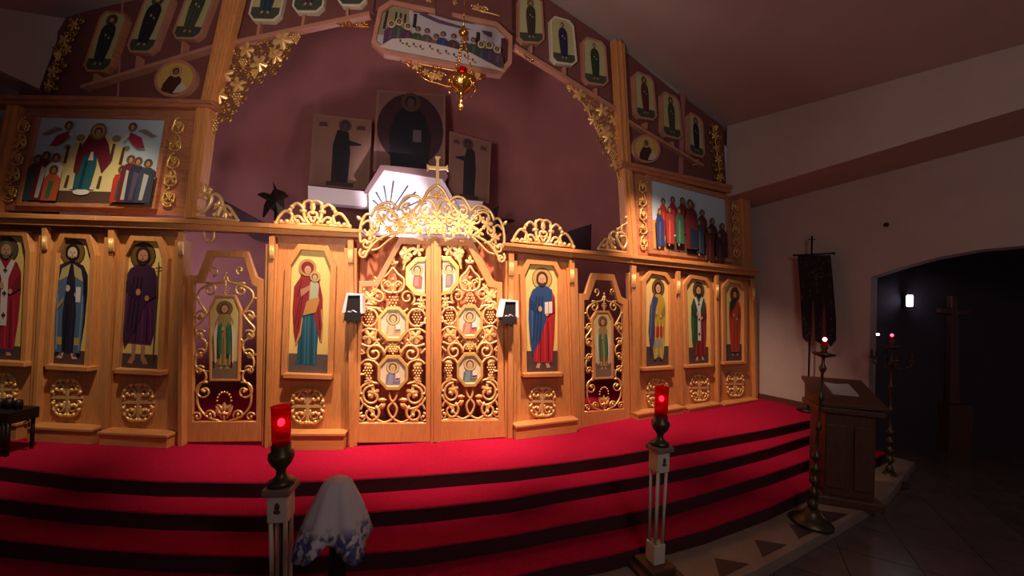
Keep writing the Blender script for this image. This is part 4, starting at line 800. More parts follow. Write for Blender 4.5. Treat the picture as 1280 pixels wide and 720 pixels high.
def round_icon(pl, cx, cy, rx, ry, sk, lab):
    n = 28; o = [(cx+rx*math.cos(2*PI*i/n)-sk*math.sin(2*PI*i/n)*-1, cy-ry*math.sin(2*PI*i/n)) for i in range(n)]; i_ = [(cx+(x-cx)*.86, cy+(y-cy)*.86) for x, y in o]
    t = thing('round_icon', pl.at(cx, cy+ry, 0), lab, 'icon', 'round icons of the upper tier'); mb = MB(); mb.ring(pl, o, i_, -.04, .022); mb.build('icon_frame', pinkwood, t, .003)
    q = Quad(pl, (cx-rx-sk, cy+ry), (cx+rx-sk, cy+ry), (cx+rx+sk, cy-ry), (cx-rx+sk, cy-ry), .015); p = Icon(q, i_, (190, 156, 84), t=.03)
    p.poly([(.2, .16), (.5, .07), (.66, .1), (.66, .5), (.52, .62), (.36, .56), (.24, .36)], (84, 40, 36)); p.poly([(.5, .1), (.66, .12), (.82, .22), (.7, .42), (.6, .3)], (206, 196, 170)); p.head(.5, .68, .09, (60, 36, 26), (150, 96, 66), (206, 176, 104), hr=1.6); p.build(t)
round_icon(PL, 218.5, 98, 26, 23, 4, 'round icon of a half length saint left of the tall leaning post')
round_icon(PR, 808.5, 186, 17.5, 18, -1.5, 'round icon of a half length saint right of the right tall post')
# supper icon
ctr_px = 553; PS = Pl((PUL.at(463, 40).x, PUL.at(463, 40).y), (PUR.at(640, 60).x, PUR.at(640, 60).y))
so_ = [(464, 53), (473, 9), (489, -1), (622, 27), (641, 45), (640, 79), (627, 95), (480, 68)]; si = [(470, 50), (478, 14), (491, 5), (620, 32), (636, 48), (635, 75), (624, 88), (484, 62)]
t = thing('supper_icon', PS.at(553, 82, .05), 'wide octagonal painting of people seated along a white table, top centre', 'icon')
mb = MB(); mb.ring(PS, so_, si, .0, .09); mb.build('icon_frame', pinkwood, t, .006)
q = Quad(PS, (468, 61), (638, 92), (638, 36), (476, 2), .04); p = Icon(q, si, (166, 156, 160), t=.03); P = p.poly
P([(.0, .3), (.04, .92), (.22, .96), (.24, .4)], (150, 138, 100)); P([(.04, .45), (.06, .45), (.07, .85), (.05, .85)], (60, 40, 40))
for x in (.12, .155, .19): P([(x, .66), (x+.015, .66), (x+.015, .85), (x, .85)], (50, 36, 40))
P([(.26, .6), (.285, .6), (.285, .9), (.26, .9)], (40, 34, 44)); P([(.3, .9), (.45, .8), (.6, .78), (.72, .8), (.6, .84), (.45, .88), (.31, .97)], (100, 66, 96))
P([(.74, .5), (.77, .5), (.77, .78), (.74, .78)], (44, 34, 40)); P([(.93, .2), (.99, .2), (.99, .8), (.93, .75)], (84, 40, 40)); P([(.78, .84), (.86, .84), (.86, .72), (.8, .76)], (80, 60, 90))
fl = [(.1, .5, (96, 50, 90), 1), (.155, .58, (74, 76, 70), 1), (.225, .52, (84, 50, 76), 1), (.3, .5, (62, 80, 50), 0), (.37, .5, (90, 76, 70), 0), (.44, .42, (150, 80, 60), 0), (.49, .5, (44, 60, 112), 0), (.57, .5, (80, 50, 60), 0), (.66, .5, (90, 60, 60), 0), (.72, .5, (62, 70, 60), 0), (.78, .44, (50, 70, 66), 1), (.84, .46, (70, 56, 90), 1), (.9, .4, (84, 60, 70), 1)]
for x, y, c, h in fl:
    P([(x-.045, .1), (x+.05, .1), (x+.045, y-.06), (x+.015, y), (x-.02, y), (x-.045, y-.08)], c); P([(x-.01, .2), (x+.01, .2), (x+.015, y-.05), (x, y-.05)], shade(c, 1.3))
    p.head(x, y+.08, .05, (50, 34, 34), (150, 104, 84), (225, 205, 150) if h else None, hr=1.55)
P([(.03, .06), (.97, .02), (.88, .12), (.7, .3), (.5, .34), (.25, .36), (.12, .28)], (206, 184, 176))
for x, y in ((.18, .24), (.23, .2), (.28, .22), (.33, .2), (.4, .24), (.46, .18), (.52, .2), (.58, .16), (.66, .18), (.72, .12)): P([(x-.006, y), (x+.008, y), (x+.008, y+.06), (x-.006, y+.06)], (90, 70, 70)); P([(x+.01, y-.03), (x+.03, y-.03), (x+.03, y), (x+.01, y)], (120, 84, 70))
p.build(t)
def carve(pl, pts, lab, leaves, grp, w=.02, r=.011, holes=None, gm=goldd, extra=()):
    mb = MB(); M = M_(pl, w)
    for c in pts:
        if c[0] == 's': scroll(mb, M, c[1], c[2], c[3], c[4], c[5], r)
        else: gt(mb, M, curve(c[1], 5), r)
    lf = MB()
    for x, y, s, a in leaves: leaf(lf, M, x, y, s*1.25, a, .025, relief=.045)
    t = thing('vine_carving', pl.at(pts[0][1][0][0] if pts[0][0] == 't' else pts[0][1], pts[0][1][0][1] if pts[0][0] == 't' else pts[0][2], w), lab, 'carving', grp)
    mb.build('scrolls', gm, t)
    if lf.v: lf.build('leaves', gold, t)
    if extra:
        for x, y, s in extra: gr = MB(); grapes(gr, M, x, y, s, .014, .013); gr.build('grape_bunch', goldd, t)
    return t
rnd = random.Random(3)
carve(PS, [('t', [(500, 76), (515, 84), (530, 98), (545, 103), (565, 108), (585, 104), (600, 96), (612, 92)]), ('t', [(503, 74), (530, 80), (560, 86), (600, 94)])] + [('s', x, y, 6, a, 1.2) for x, y, a in ((512, 79, 30), (525, 86, 200), (538, 92, 80), (552, 96, 10), (566, 98, 100), (590, 98, 60), (603, 94, 160), (545, 86, 0))],
      'gilt vine carving hanging under the supper icon', [(520, 82, 5, 0), (548, 95, 5, 80), (575, 97, 5, 200), (532, 90, 4, 30)], 'gilt vine carvings of the arch', w=.04, extra=[(540, 96, 5), (565, 101, 5), (597, 95, 4)], gm=brightbrass)
carve(PS, [('t', [(500, -6), (530, -3), (560, 5), (590, 11), (625, 20)])] + [('s', x, y, 5, a, 1.1) for x, y, a in ((515, -6, 0), (530, -1, 90), (545, 1, 0), (560, 3, 180), (575, 7, 40), (590, 8, 90), (605, 13, 0))],
      'gilt vine carving along the top edge of the supper icon', [(537, -1, 4, 0), (568, 3, 4, 60), (597, 9, 4, 10)], 'gilt vine carvings of the arch', w=.04)
carve(PUL, [('s', x, y, 3.5, a, 1.1) for x, y, a in ((428, 31, 0), (437, 29, 90), (446, 30, 180), (456, 31, 0))] + [('t', [(420, 29), (440, 33), (462, 33)])], 'small gilt carving under the rail at the left end of the supper icon', [(450, 31, 3, 0)], 'gilt vine carvings of the arch', gm=brightbrass)
carve(PUR, [('s', x, y, 3.2, a, 1.1) for x, y, a in ((650, 64, 0), (658, 69, 90), (666, 74, 180), (674, 78, 0))] + [('t', [(645, 62), (660, 72), (680, 80)])], 'small gilt carving under the rail at the right end of the supper icon', [(655, 68, 3, 0)], 'gilt vine carvings of the arch', gm=brightbrass)
# big corner vines
def inpoly(x, y, P):
    c = False; n = len(P)
    for i in range(n):
        x1, y1 = P[i]; x2, y2 = P[(i+1) % n]
        if (y1 > y) != (y2 > y) and x < (x2-x1)*(y-y1)/(y2-y1)+x1: c = not c
    return c
def fillvine(pl, region, step, lab, leaves, grapesl, stems, w=.0, r=.0115):
    ms = []; xs = [p[0] for p in region]; ys = [p[1] for p in region]; y = min(ys); row = 0
    while y < max(ys):
        x = min(xs)+(row % 2)*step*.5
        while x < max(xs):
            if inpoly(x, y, region): ms.append(('s', x+rnd.uniform(-1, 1), y+rnd.uniform(-1, 1), step*.52*rnd.uniform(.85, 1.15), rnd.choice((0, 60, 120, 200, 300)), rnd.choice((-1.1, 1.1, 1.3))))
            x += step
        y += step*.86; row += 1
    for s in stems: ms.append(('t', s))
    return carve(pl, ms, lab, leaves, 'large gilt corner vines', w, r, extra=grapesl, gm=shadegold)
LV = [(281, 58), (376, 40), (374, 50), (360, 72), (340, 92), (316, 104), (304, 122), (298, 138), (278, 158), (270, 164), (262, 178), (258, 176), (256, 160), (266, 120)]
fillvine(PUL, LV, 11.5, 'large gilt grape vine carving filling the arch corner right of the tall leaning post',
         [(308, 63, 8, 80), (281, 93, 9, 20), (297, 106, 8, 100), (324, 79, 9, 200), (345, 70, 8, 250), (353, 49, 11, 60), (274, 119, 9, 200), (281, 75, 5, 90), (342, 63, 5, 0)],
         [(304, 79, 6), (296, 123, 7), (267, 156, 7), (288, 66, 6), (370, 48, 6), (318, 92, 5)], [[(281, 60), (300, 75), (315, 90), (330, 82), (350, 60), (372, 44)], [(272, 100), (285, 115), (300, 110)], [(262, 178), (262, 160), (272, 140), (288, 130)], [(258, 170), (259, 190)]])
RV = [(708, 104), (722, 110), (776, 148), (779, 170), (784, 200), (781, 232), (778, 238), (770, 215), (755, 188), (742, 160), (726, 130)]
fillvine(PUR, RV, 9, 'large gilt grape vine carving filling the arch corner left of the right tall post',
         [(724, 118, 7, 60), (742, 150, 6, 20), (753, 138, 7, 100), (757, 165, 7, 200), (763, 185, 6, 250), (768, 150, 6, 60), (770, 205, 6, 200), (760, 172, 6, 90), (735, 135, 5, 0)],
         [(748, 160, 5), (772, 175, 5), (767, 195, 5), (777, 225, 5), (712, 110, 4)], [[(710, 104), (730, 130), (745, 160), (765, 200), (778, 238)], [(725, 112), (750, 132), (774, 150)]])
fillvine(PL, [(52, 115), (70, 115), (85, 60), (110, 20), (92, 18), (70, 60)], 9, 'dark gilt vine carving at the far upper left edge of the gable', [(66, 90, 6, 0), (80, 50, 6, 60), (92, 32, 5, 100), (60, 108, 5, 0), (84, 62, 5, 40)], [(72, 70, 5)], [[(56, 116), (72, 70), (100, 18)]], w=.0)
fillvine(PR, [(887, 150), (899, 158), (906, 230), (896, 228), (889, 190)], 6.5, 'narrow gilt vine carving at the far upper right edge of the gable', [(894, 170, 4, 0), (898, 200, 4, 60), (900, 222, 4, 60), (896, 185, 3, 100)], [(895, 160, 3)], [[(890, 152), (896, 190), (902, 230)]], w=.0)
# ------------------------------------------------------------------ draped boxes on the posts by the royal doors
def draped(pl, x0, x1, y0, y1, lab, blk=True):
    t = thing('draped_box', pl.at((x0+x1)/2, y1, .2), lab, 'box', 'small draped boxes on the door posts'); ym = y0+(y1-y0)*.56
    mb = MB(); mb.pp(pl, [(x0+3, ym+7), (x1-2, ym+7), (x1-2.5, y0+2), (x0+5.5, y0+1.5)], .09, .2); mb.build('box_body', blackm, t, .004)
    mb = MB(); mb.pp(pl, [(x0, ym+3), (x0+4.5, ym+3), (x0+8, y0+2.5), (x1-3, y0+2.5), (x1-3, ym+4), (x1+.5, ym+4), (x1, y0+1), (x0+6, y0-1)], .095, .215); mb.build('white_cloth', whitem, t, .004)
    mb = MB(); N = 12; pts = []
    zz = [1, .72, .98, .66, .9, .7, 1.05, .8, 1.1, .7, .95, .8, 1]
    bot = [(x0+2+(x1-x0-4)*k/N, ym+4+(y1-ym-4)*zz[k]*.85) for k in range(N+1)]
    mb.pp(pl, bot + [(x1-2, ym+2), (x0+4, ym+2)], .2, .216); mb.build('black_fringe', blackm, t)
    mb = MB(); M = M_(pl, .206); gt(mb, M, curve([(x0+6, ym+4), (x0+9, ym+1), (x0+11, ym+3), (x0+14, ym), (x1-5, ym+4)], 4), .008); mb.build('silver_trim', mat('silver_thread', (190, 180, 196), .4, metal=.5), t)
draped(PDE, 427, 453, 367, 405, 'black box draped with white cloth on the post left of the royal doors')
draped(PGH, 624, 648, 375, 408, 'black box draped with white cloth on the post right of the royal doors')
# ------------------------------------------------------------------ sanctuary
pb = aty(505, 200, 7.7); PBK = Pl((pb.x, pb.y), (pb.x+.962, pb.y+.273))
bluef = (32, 27, 34)
def backicon(quad, lab, kind, back, w):
    t = thing('sanctuary_icon', PBK.at(*quad[0], w), lab, 'icon panel', 'dark icon panels of the sanctuary'); mb = MB(); mb.pp(PBK, quad, w-.08, w); mb.build('panel_board', mat('sanctuary_board', (128, 92, 76), .6), t)
    q = Quad(PBK, *quad, w+.012); o = [q.px(.04, .03), q.px(.96, .03), q.px(.96, .97), q.px(.04, .97)]; p = Icon(q, o, back)
    if kind == 'throne':
        p.ell(.5, .56, .38, (64, 32, 40), .42, 24)
        for k in range(0): a = PI*(.05+.9*k/13)+PI; x, y = .5+.62*math.cos(a), .42+.5*math.sin(a); p.poly([(.5+.3*math.cos(a), .45+.3*math.sin(a)), (.5+.3*math.cos(a+.06), .45+.3*math.sin(a+.06)), (x, y)], (140, 104, 72))
        p.poly([(.24, .08), (.76, .08), (.8, .5), (.7, .74), (.56, .84), (.44, .84), (.3, .74), (.2, .5)], (26, 24, 34)); p.poly([(.54, .42), (.66, .42), (.66, .56), (.54, .56)], (96, 84, 92)); p.head(.5, .88, .06, (40, 28, 34), (90, 60, 54), (84, 56, 50))
    else:
        s = kind; p.poly([(.5-.22, .02), (.5+.24, .02), (.5+.24, .08), (.5-.22, .08)], (64, 44, 44)); p.poly([(.36, .08), (.64, .08), (.66, .5), (.62, .78), (.52, .84), (.42, .8), (.36, .6)], bluef); p.poly([(.5+s*.14, .6), (.5+s*.34, .62), (.5+s*.34, .64), (.5+s*.12, .68)], bluef)
        p.poly([(.42, .1), (.46, .1), (.48, .7), (.45, .7)], (30, 28, 40)); p.head(.5+s*.05, .88, .045, (40, 28, 34), (84, 56, 50), (80, 52, 48)); 
        for x in (.18, .82): p.poly([(x-.08, .84), (x+.08, .84), (x+.06, .9), (x-.06, .9)], (92, 50, 50))
    p.build(t)
backicon([(386, 231), (461, 238), (465, 150), (392, 142)], 'pale panel with a dark standing figure facing right, left of the three in the sanctuary', 1, (124, 90, 76), .05)
backicon([(466, 214), (556, 228), (557, 118), (471, 112)], 'tall panel with a dark enthroned figure in a red oval, above the white ledge', 'throne', (116, 82, 76), .2)
backicon([(560, 246), (611, 254), (614, 178), (562, 164)], 'sanctuary panel with a dark cloaked figure, right of and behind the gilt cross', -1, (118, 84, 72), .05)
# white ledges
lw = mat('white_enamel', (225, 212, 218), .6)
t = thing('white_ledge', PBK.at(500, 262, .3), 'white angular ledge with ray pattern catching the light below the sanctuary panels', 'shelf')
mb = MB(); mb.pp(PBK, [(385, 252), (463, 259), (463, 240), (385, 232)], .1, .35); mb.build('left_ledge', lw, t)
mb = MB(); mb.pp(PBK, [(462, 300), (600, 310), (553, 223), (480, 212), (461, 240)], .1, .45); mb.build('centre_panel', lw, t)
mb = MB(); mb.pp(PBK, [(575, 300), (598, 270), (604, 252), (560, 248), (560, 300)], .1, .36); mb.build('right_ledge', lw, t)
mb = MB(); mb.pp(PBK, [(461, 240), (480, 212), (553, 223), (556, 228), (560, 220), (558, 214), (476, 206), (455, 240)], .1, .5); mb.build('ledge_rim', mat('mauve_rim', (128, 96, 96), .6), t)
mb = MB()
for x, y in ((466, 250), (470, 240), (480, 232), (492, 226), (510, 232), (520, 240), (528, 250)): dx, dy = x-486, y-268; L = math.hypot(dx, dy); nx, ny = -dy/L, dx/L; mb.pp(PBK, [(486+dx*.2+nx*.6, 268+dy*.2+ny*.6), (486+dx*.2-nx*.6, 268+dy*.2-ny*.6), (x-nx*1.1, y-ny*1.1), (x+nx*1.1, y+ny*1.1)], .45, .462)
mb.build('rays', mat('slate_rays', (70, 66, 92), .6), t)
# winged fans
def fan(pts, c, w, lab, pole):
    mb = MB(); M = M_(PBK, w); n = len(pts)
    vs = [M(c[0], c[1], .05)] + [M(x, y) for x, y in pts] + [M(c[0], c[1], -.05)]
    mb.add(vs, [[0, i+1, (i+1) % n+1] for i in range(n)] + [[n+1, (i+1) % n+1, i+1] for i in range(n)])
    foot = M(*pole); mb.tube([M(*c), Vector((foot.x, foot.y, PZ))], .02, 8); mb.lathe(Vector((foot.x, foot.y, PZ)), [(.14, 0), (.14, .03), (.03, .06)], 14)
    return tag(mb.build('winged_fan', dkmetal), lab, 'processional fan', 'winged processional fans')
fan([(341, 226), (346, 236), (356, 240), (361, 246), (355, 247), (356, 262), (348, 270), (340, 262), (336, 260), (330, 272), (328, 271), (330, 256), (333, 250), (322, 244), (322, 242), (330, 240), (338, 243), (342, 236)], (345, 252), .9, 'dark winged fan standing in the sanctuary above the mother and child panel', (346, 280))
fan([(624, 257), (618, 266), (622, 274), (641, 274), (645, 277), (630, 280), (634, 292), (624, 290), (612, 284), (606, 268), (612, 262)], (620, 278), .7, 'dark winged fan standing in the sanctuary right of the crown', (621, 300))
for pts, lab in (([(276, 250), (284, 253), (318, 272), (352, 288), (352, 306), (318, 300), (300, 285)], 'dark sloping board added in the sanctuary seen just above the left side door'),
                 ([(700, 298), (716, 287), (752, 276), (774, 262), (784, 268), (784, 322), (706, 312)], 'dark sloping board added in the sanctuary seen just above the right side door')):
    mb = MB(); mb.pp(PBK, pts, .8 if pts[0][0] < 400 else .0, 1.0 if pts[0][0] < 400 else .2); tag(mb.build('added_sloping_board', mat('mauve_board', (64, 46, 56), .7), None, .01), lab, 'stand-in board', 'added dark sloping boards of the sanctuary')  # added dark boards standing in for slanted, shadow-like shapes
# ------------------------------------------------------------------ hanging lamp
lp = PS.at(577, 103, 1.0); sc1 = (lp-CAM).dot(FWD)/F
t = thing('hanging_lamp', lp-Vector((0, 0, .2)), 'brass hanging lamp with red glass on a chain before the supper icon', 'lamp'); c = lp
topz = zR(lp.x, lp.y) if lp.x > -1 else zR(lp.x, lp.y); k1 = .3
mb = MB(); top = Vector((lp.x+.02, lp.y, topz-.01)); hub = lp+Vector((.04*0, 0, .52)); n = 70
for i in range(n):
    z = hub.z+(top.z-hub.z)*(i+.5)/n; h = (top.z-hub.z)/n; A = Vector((.008, 0, 0)) if i % 2 else Vector((0, .008, 0))
    mb.tube([Vector((hub.x, hub.y, z-h*.6))+A*.2, Vector((hub.x, hub.y, z))+A, Vector((hub.x, hub.y, z+h*.6))+A*.2], .003, 5); mb.tube([Vector((hub.x, hub.y, z-h*.6))-A*.2, Vector((hub.x, hub.y, z))-A, Vector((hub.x, hub.y, z+h*.6))-A*.2], .003, 5)
mb.build('chain', brightbrass, t)
mb = MB(); mb.lathe(hub-Vector((0, 0, .07)), [(.004, 0), (.03, .02), (.055, .05), (.05, .07), (.02, .1), (.012, .13)], 16)
mb.build('canopy_knob', brightbrass, t)
for k in range(3):
    a = 2*PI*k/3+.4; mb = MB(); e = lp+Vector((.13*math.cos(a), .13*math.sin(a), .05)); s = hub-Vector((0, 0, .04))
    for i in range(12): mb.ball(s.lerp(e, (i+.5)/12), .011, 6, 4, (1, 1, 1.5))
    mb.build('chain_strand', brightbrass, t)
mb = MB(); mb.lathe(lp-Vector((0, 0, .16)), [(.005, 0), (.02, .01), (.012, .03), (.05, .06), (.1, .1), (.125, .16), (.13, .2), (.1, .2)], 20)
for k in range(9):
    a = 2*PI*k/9; p = lp+Vector((.125*math.cos(a), .125*math.sin(a), .0)); mb.ball(p, .022, 8, 5); mb.tube([p, p+Vector((.03*math.cos(a), .03*math.sin(a), -.06)), p-Vector((0, 0, .1))], .006, 5)
mb.build('lamp_bowl', brightbrass, t); mb = MB(); mb.ball(lp-Vector((0, 0, .2)), .022, 10, 6); mb.ball(lp-Vector((0, 0, .25)), .03, 10, 6); mb.build('pendant', brightbrass, t)
mb = MB(); mb.lathe(lp+Vector((0, 0, .04)), [(.03, 0), (.05, .03), (.055, .1), (.05, .1), (.045, .03), (.02, .01)], 16); mb.build('red_glass', redglass, t)
mb = MB(); mb.ball(lp+Vector((0, 0, .1)), .02, 8, 6); mb.build('flame', mat('hanging_flame', (255, 80, 90), .5, emit=(255, 50, 70), es=8), t)
# ------------------------------------------------------------------ candle pedestals in front
def pedestal(foot, lean, lab, scl=1.0, rz=.2):
    t = thing('candle_pedestal', foot, lab, 'candle stand', 'ivory candle pedestals with ruby lamps'); a = (Vector((0, 0, 1))+lean).normalized()
    P = lambda h: foot + a*(h*scl)
    mb = MB(); mb.box(P(0), .34*scl, .34*scl, .05, rz); mb.box(P(.05), .24*scl, .24*scl, .05, rz); mb.build('stepped_base', darkwood, t, .008)
    mb = MB(); mb.box(P(.1), .11*scl, .11*scl, .16*scl, rz, a); mb.build('lower_block', ivory, t, .006)
    e = Vector((math.cos(rz), math.sin(rz), 0)); g = Vector((-e.y, e.x, 0))
    for i, j in ((-1, -1), (1, -1), (1, 1), (-1, 1)):
        mb = MB(); mb.tube([P(.26)+e*(i*.036)+g*(j*.036), P(.86)+e*(i*.044)+g*(j*.044)], .013*scl, 8); mb.build('column', ivory, t)
    mb = MB(); mb.tube([P(.26), P(.86)], .012, 8); mb.build('core_rod', darkwood, t)
    mb = MB(); mb.box(P(.85), .118*scl, .118*scl, .17*scl, rz, a); mb.build('upper_block', ivory, t, .006)
    mb = MB(); mb.box(P(1.02), .165*scl, .165*scl, .04*scl, rz, a); mb.build('top_plate', mat('pedestal_top', (128, 104, 88), .5), t, .008)
    mb = MB(); mb.lathe(P(1.065), [(.08, 0), (.08, .02), (.05, .035), (.03, .06), (.028, .09), (.06, .13), (.078, .17), (.075, .2), (.058, .21), (.06, .25), (.05, .25)], 20, a); mb.build('lamp_holder', brass, t)
    mb = MB(); mb.lathe(P(1.305), [(.052, 0), (.056, .05), (.058, .24), (.063, .25), (.057, .25), (.054, .05), (.05, .01)], 20, a); mb.build('ruby_glass', redglass, t)
    mb = MB(); mb.ball(P(1.445), .022, 10, 6, (1, 1, 1.2)); mb.build('flame', flame, t)
    # dark emblem on the front of the upper block
    f = -g if (-g).dot(CAM-foot) > 0 else g
    mb = MB(); mb.ball(P(.95)+f*.06*scl, .018, 10, 6, (1, .2, 1.4)); mb.ball(P(.92)+f*.062*scl, .024, 10, 6, (1, .2, .6)); mb.build('emblem', darkwood, t)
    return t, P
foot = atz(818, 716, 0); tp, P1 = pedestal(foot, Vector((.012, 0, 0)), 'ivory candle pedestal with ruby lamp standing whole on the stone floor before the steps', scl=1.04, rz=.35)
top_ = aty(352, 524, 2.6); lean = Vector((-.045, .0, 0)); f2 = Vector((top_.x+.045*1.45, 2.6, 0)); tp2, P2 = pedestal(f2, lean, 'ivory candle pedestal with ruby lamp beside the cloth draped stand, foot below the picture', scl=1.03, rz=.12)
# ------------------------------------------------------------------ cloth draped stand
cc = aty(422, 599, 2.35); cz = cc.z
t = thing('draped_stand', Vector((cc.x+.02, cc.y, 0)), 'slim dark stand under an embroidered white cloth in front of the steps', 'stand')
mb = MB(); mb.tube([Vector((cc.x+.02, cc.y, .03)), Vector((cc.x+.02, cc.y, cz-.02))], .05, 12); mb.lathe(Vector((cc.x+.02, cc.y, 0)), [(.18, 0), (.18, .03), (.05, .07)], 20); mb.lathe(Vector((cc.x, cc.y, cz-.05)), [(.04, 0), (.052, .0), (.052, .018), (.02, .018)], 20); mb.build('pole', dkmetal, t)
mb = MB(); NS2 = 48; prof = [(0, 0), (.055, .0), (.08, -.02), (.112, -.08), (.148, -.15), (.18, -.22), (.2, -.27)]; rows = []
for i, (rr, z) in enumerate(prof):
    row = []
    for k in range(NS2):
        a = 2*PI*k/NS2; f = i/(len(prof)-1); cor = abs(math.cos(2*(a-.96)))
        drop = z*(1+.42*cor*f) ; R = rr*(1+.16*math.cos(4*(a-.96))*f + .1*math.sin(7*a+1)*f + .04*math.sin(13*a)*f)
        row.append(Vector((cc.x+R*math.cos(a)*1.05, cc.y+R*math.sin(a), cz+drop*1.0)))
    rows.append(row)
vs = [p for r_ in rows for p in r_]; mb.add(vs, [[i*NS2+k, i*NS2+(k+1) % NS2, (i+1)*NS2+(k+1) % NS2, (i+1)*NS2+k] for i in range(len(prof)-1) for k in range(NS2)], True)
def clothmat():
    m = bpy.data.materials.new('embroidered_linen'); m.use_nodes = True; nt = m.node_tree; b = nt.nodes['Principled BSDF']; b.inputs['Roughness'].default_value = .9
    tc = nt.nodes.new('ShaderNodeTexCoord'); sp_ = nt.nodes.new('ShaderNodeSeparateXYZ'); nz = nt.nodes.new('ShaderNodeTexNoise'); nz.inputs['Scale'].default_value = 26
    mr = nt.nodes.new('ShaderNodeMapRange'); mr.inputs[1].default_value = .13; mr.inputs[2].default_value = .19; mr.inputs[3].default_value = 1; mr.inputs[4].default_value = 0
    rp = nt.nodes.new('ShaderNodeValToRGB'); rp.color_ramp.elements[0].position = .42; rp.color_ramp.elements[1].position = .55
    mu = nt.nodes.new('ShaderNodeMath'); mu.operation = 'MULTIPLY'; mx = nt.nodes.new('ShaderNodeMix'); mx.data_type = 'RGBA'; mx.inputs['A'].default_value = lin((205, 192, 190)); mx.inputs['B'].default_value = lin((78, 78, 130))
    nt.links.new(tc.outputs['Object'], sp_.inputs[0]); nt.links.new(sp_.outputs['Z'], mr.inputs[0]); nt.links.new(tc.outputs['Object'], nz.inputs['Vector']); nt.links.new(nz.outputs['Fac'], rp.inputs[0]); nt.links.new(rp.outputs[0], mu.inputs[0]); nt.links.new(mr.outputs[0], mu.inputs[1]); nt.links.new(mu.outputs[0], mx.inputs['Factor']); nt.links.new(mx.outputs['Result'], b.inputs['Base Color'])
    return m
cl = tag(mb.build('embroidered_cloth', clothmat(), None, fix=True), 'white cloth with blue embroidered border draped over the slim stand', 'cloth'); so = cl.modifiers.new('thick', 'SOLIDIFY'); so.thickness = .004
# ------------------------------------------------------------------ dark votive stand at left
vb = PL.atz(-3, PZ, .42); t = thing('votive_stand', vb, 'dark metal votive candle stand on the carpet at the left edge', 'candle stand'); e = PL.d
zt3 = PZ+.42
mb = MB(); mb.box(vb+Vector((0, 0, .32)), .55, .26, .12, math.atan2(e.y, e.x)); mb.build('tray', dkmetal, t, .01)
mb = MB(); 
for k in range(13): p = vb+e*(-.26+.52*k/12)-PL.n*(-.12); mb.tube([p+Vector((0, 0, .02)), p+Vector((0, 0, .34))], .013, 6)
mb.build('grille', dkmetal, t)
for i, j in ((-1, -1), (1, -1), (1, 1), (-1, 1)):
    p = vb+e*(i*.24)+PL.n*(j*.1); mb = MB(); mb.tube([p, p+Vector((0, 0, .34))], .016, 8); mb.build('leg', dkmetal, t)
for k in range(5): p = vb+e*(-.2+.1*k); mb = MB(); mb.lathe(p+Vector((0, 0, .44)), [(.03, 0), (.035, .05), (.03, .09+.02*(k % 2)), (.01, .1)], 12); mb.build('candle_cup', dkmetal, t)
p = vb+e*.27+Vector((0, 0, .3)); mb = MB(); mb.tube([p, p+e*.05+Vector((0, 0, .04)), p+e*.06+Vector((0, 0, -.03)), p+e*.01+Vector((0, 0, -.04))], .008, 6); mb.build('side_handle', dkmetal, t)
# ------------------------------------------------------------------ right side: banner, lectern, candelabra
bn = PW.at(1018, 370, .22); 
t = thing('banner_stand', Vector((bn.x, bn.y, PZ)), 'thin dark pole with a crossbar and small cross standing at the right wall', 'banner pole')
pz0 = PZ if False else 0
ptop = PW.at(1015, 295, .22); pb_ = Vector((ptop.x, ptop.y, PZ)); 
mb = MB(); mb.tube([pb_+Vector((0, 0, .02)), ptop], .014, 8); mb.build('pole', dkmetal, t)
mb = MB(); mb.lathe(pb_, [(.16, 0), (.16, .03), (.03, .07)], 16); mb.build('base', dkmetal, t)
cb = PW.at(1015, 318, .22); hd = WDIR; 
mb = MB(); a1 = PW.at(993, 318, .22); a2 = PW.at(1042, 318, .22); a1.z = a2.z = cb.z; mb.tube([a1, a2], .014, 8); mb.ball(a1, .024); mb.ball(a2, .024); mb.build('crossbar', dkmetal, t)
mb = MB(); cz_ = ptop.z-.06; mb.tube([Vector((ptop.x, ptop.y, cz_))-hd*.05, Vector((ptop.x, ptop.y, cz_))+hd*.05], .008, 6); mb.build('finial_cross', dkmetal, t)
bt_ = [(997, 319), (1038, 319), (1041, 350), (1045, 400), (1045, 425), (1038, 434), (1033, 425), (1031, 378), (1028.5, 378), (1027, 420), (1026, 430), (1019, 426), (1017.5, 378), (1015, 378), (1014, 420), (1009, 428), (1003, 422), (1000, 360)]
mb = MB(); mb.pp(PW, bt_, .235, .245)
bnr = mb.build('banner', blackm); tag(bnr, 'black church banner with three tails hanging on the right wall', 'banner')
mb = MB(); M = M_(PW, .248); rr_ = random.Random(5)
for _ in range(46):
    x = rr_.uniform(1001, 1041); y = rr_.uniform(323, 425)
    if inpoly(x, y, [(x0, y0) for x0, y0 in bt_]): leaf(mb, M, x, y, 1.5, rr_.uniform(0, 360), 0, 4, .002)
scroll(mb, M, 1014, 345, 5, 0, 1.0, .004); scroll(mb, M, 1027, 345, 5, 180, -1.0, .004); gt(mb, M, [(1020, 335), (1021, 365)], .006); gt(mb, M, [(1014, 345), (1028, 346)], .006)
mb.build('silver_embroidery', mat('dull_silver', (84, 78, 84), .5, metal=.4), bnr)
# wall dots
mb = MB(); p = PW.at(1108, 281, .0); mb.lathe(p, [(.03, -.01), (.035, .01), (.02, .03)], 14, PW.n); tag(mb.build('wall_boss', dkmetal), 'small dark round fitting on the right wall above the arch', 'wall fitting')
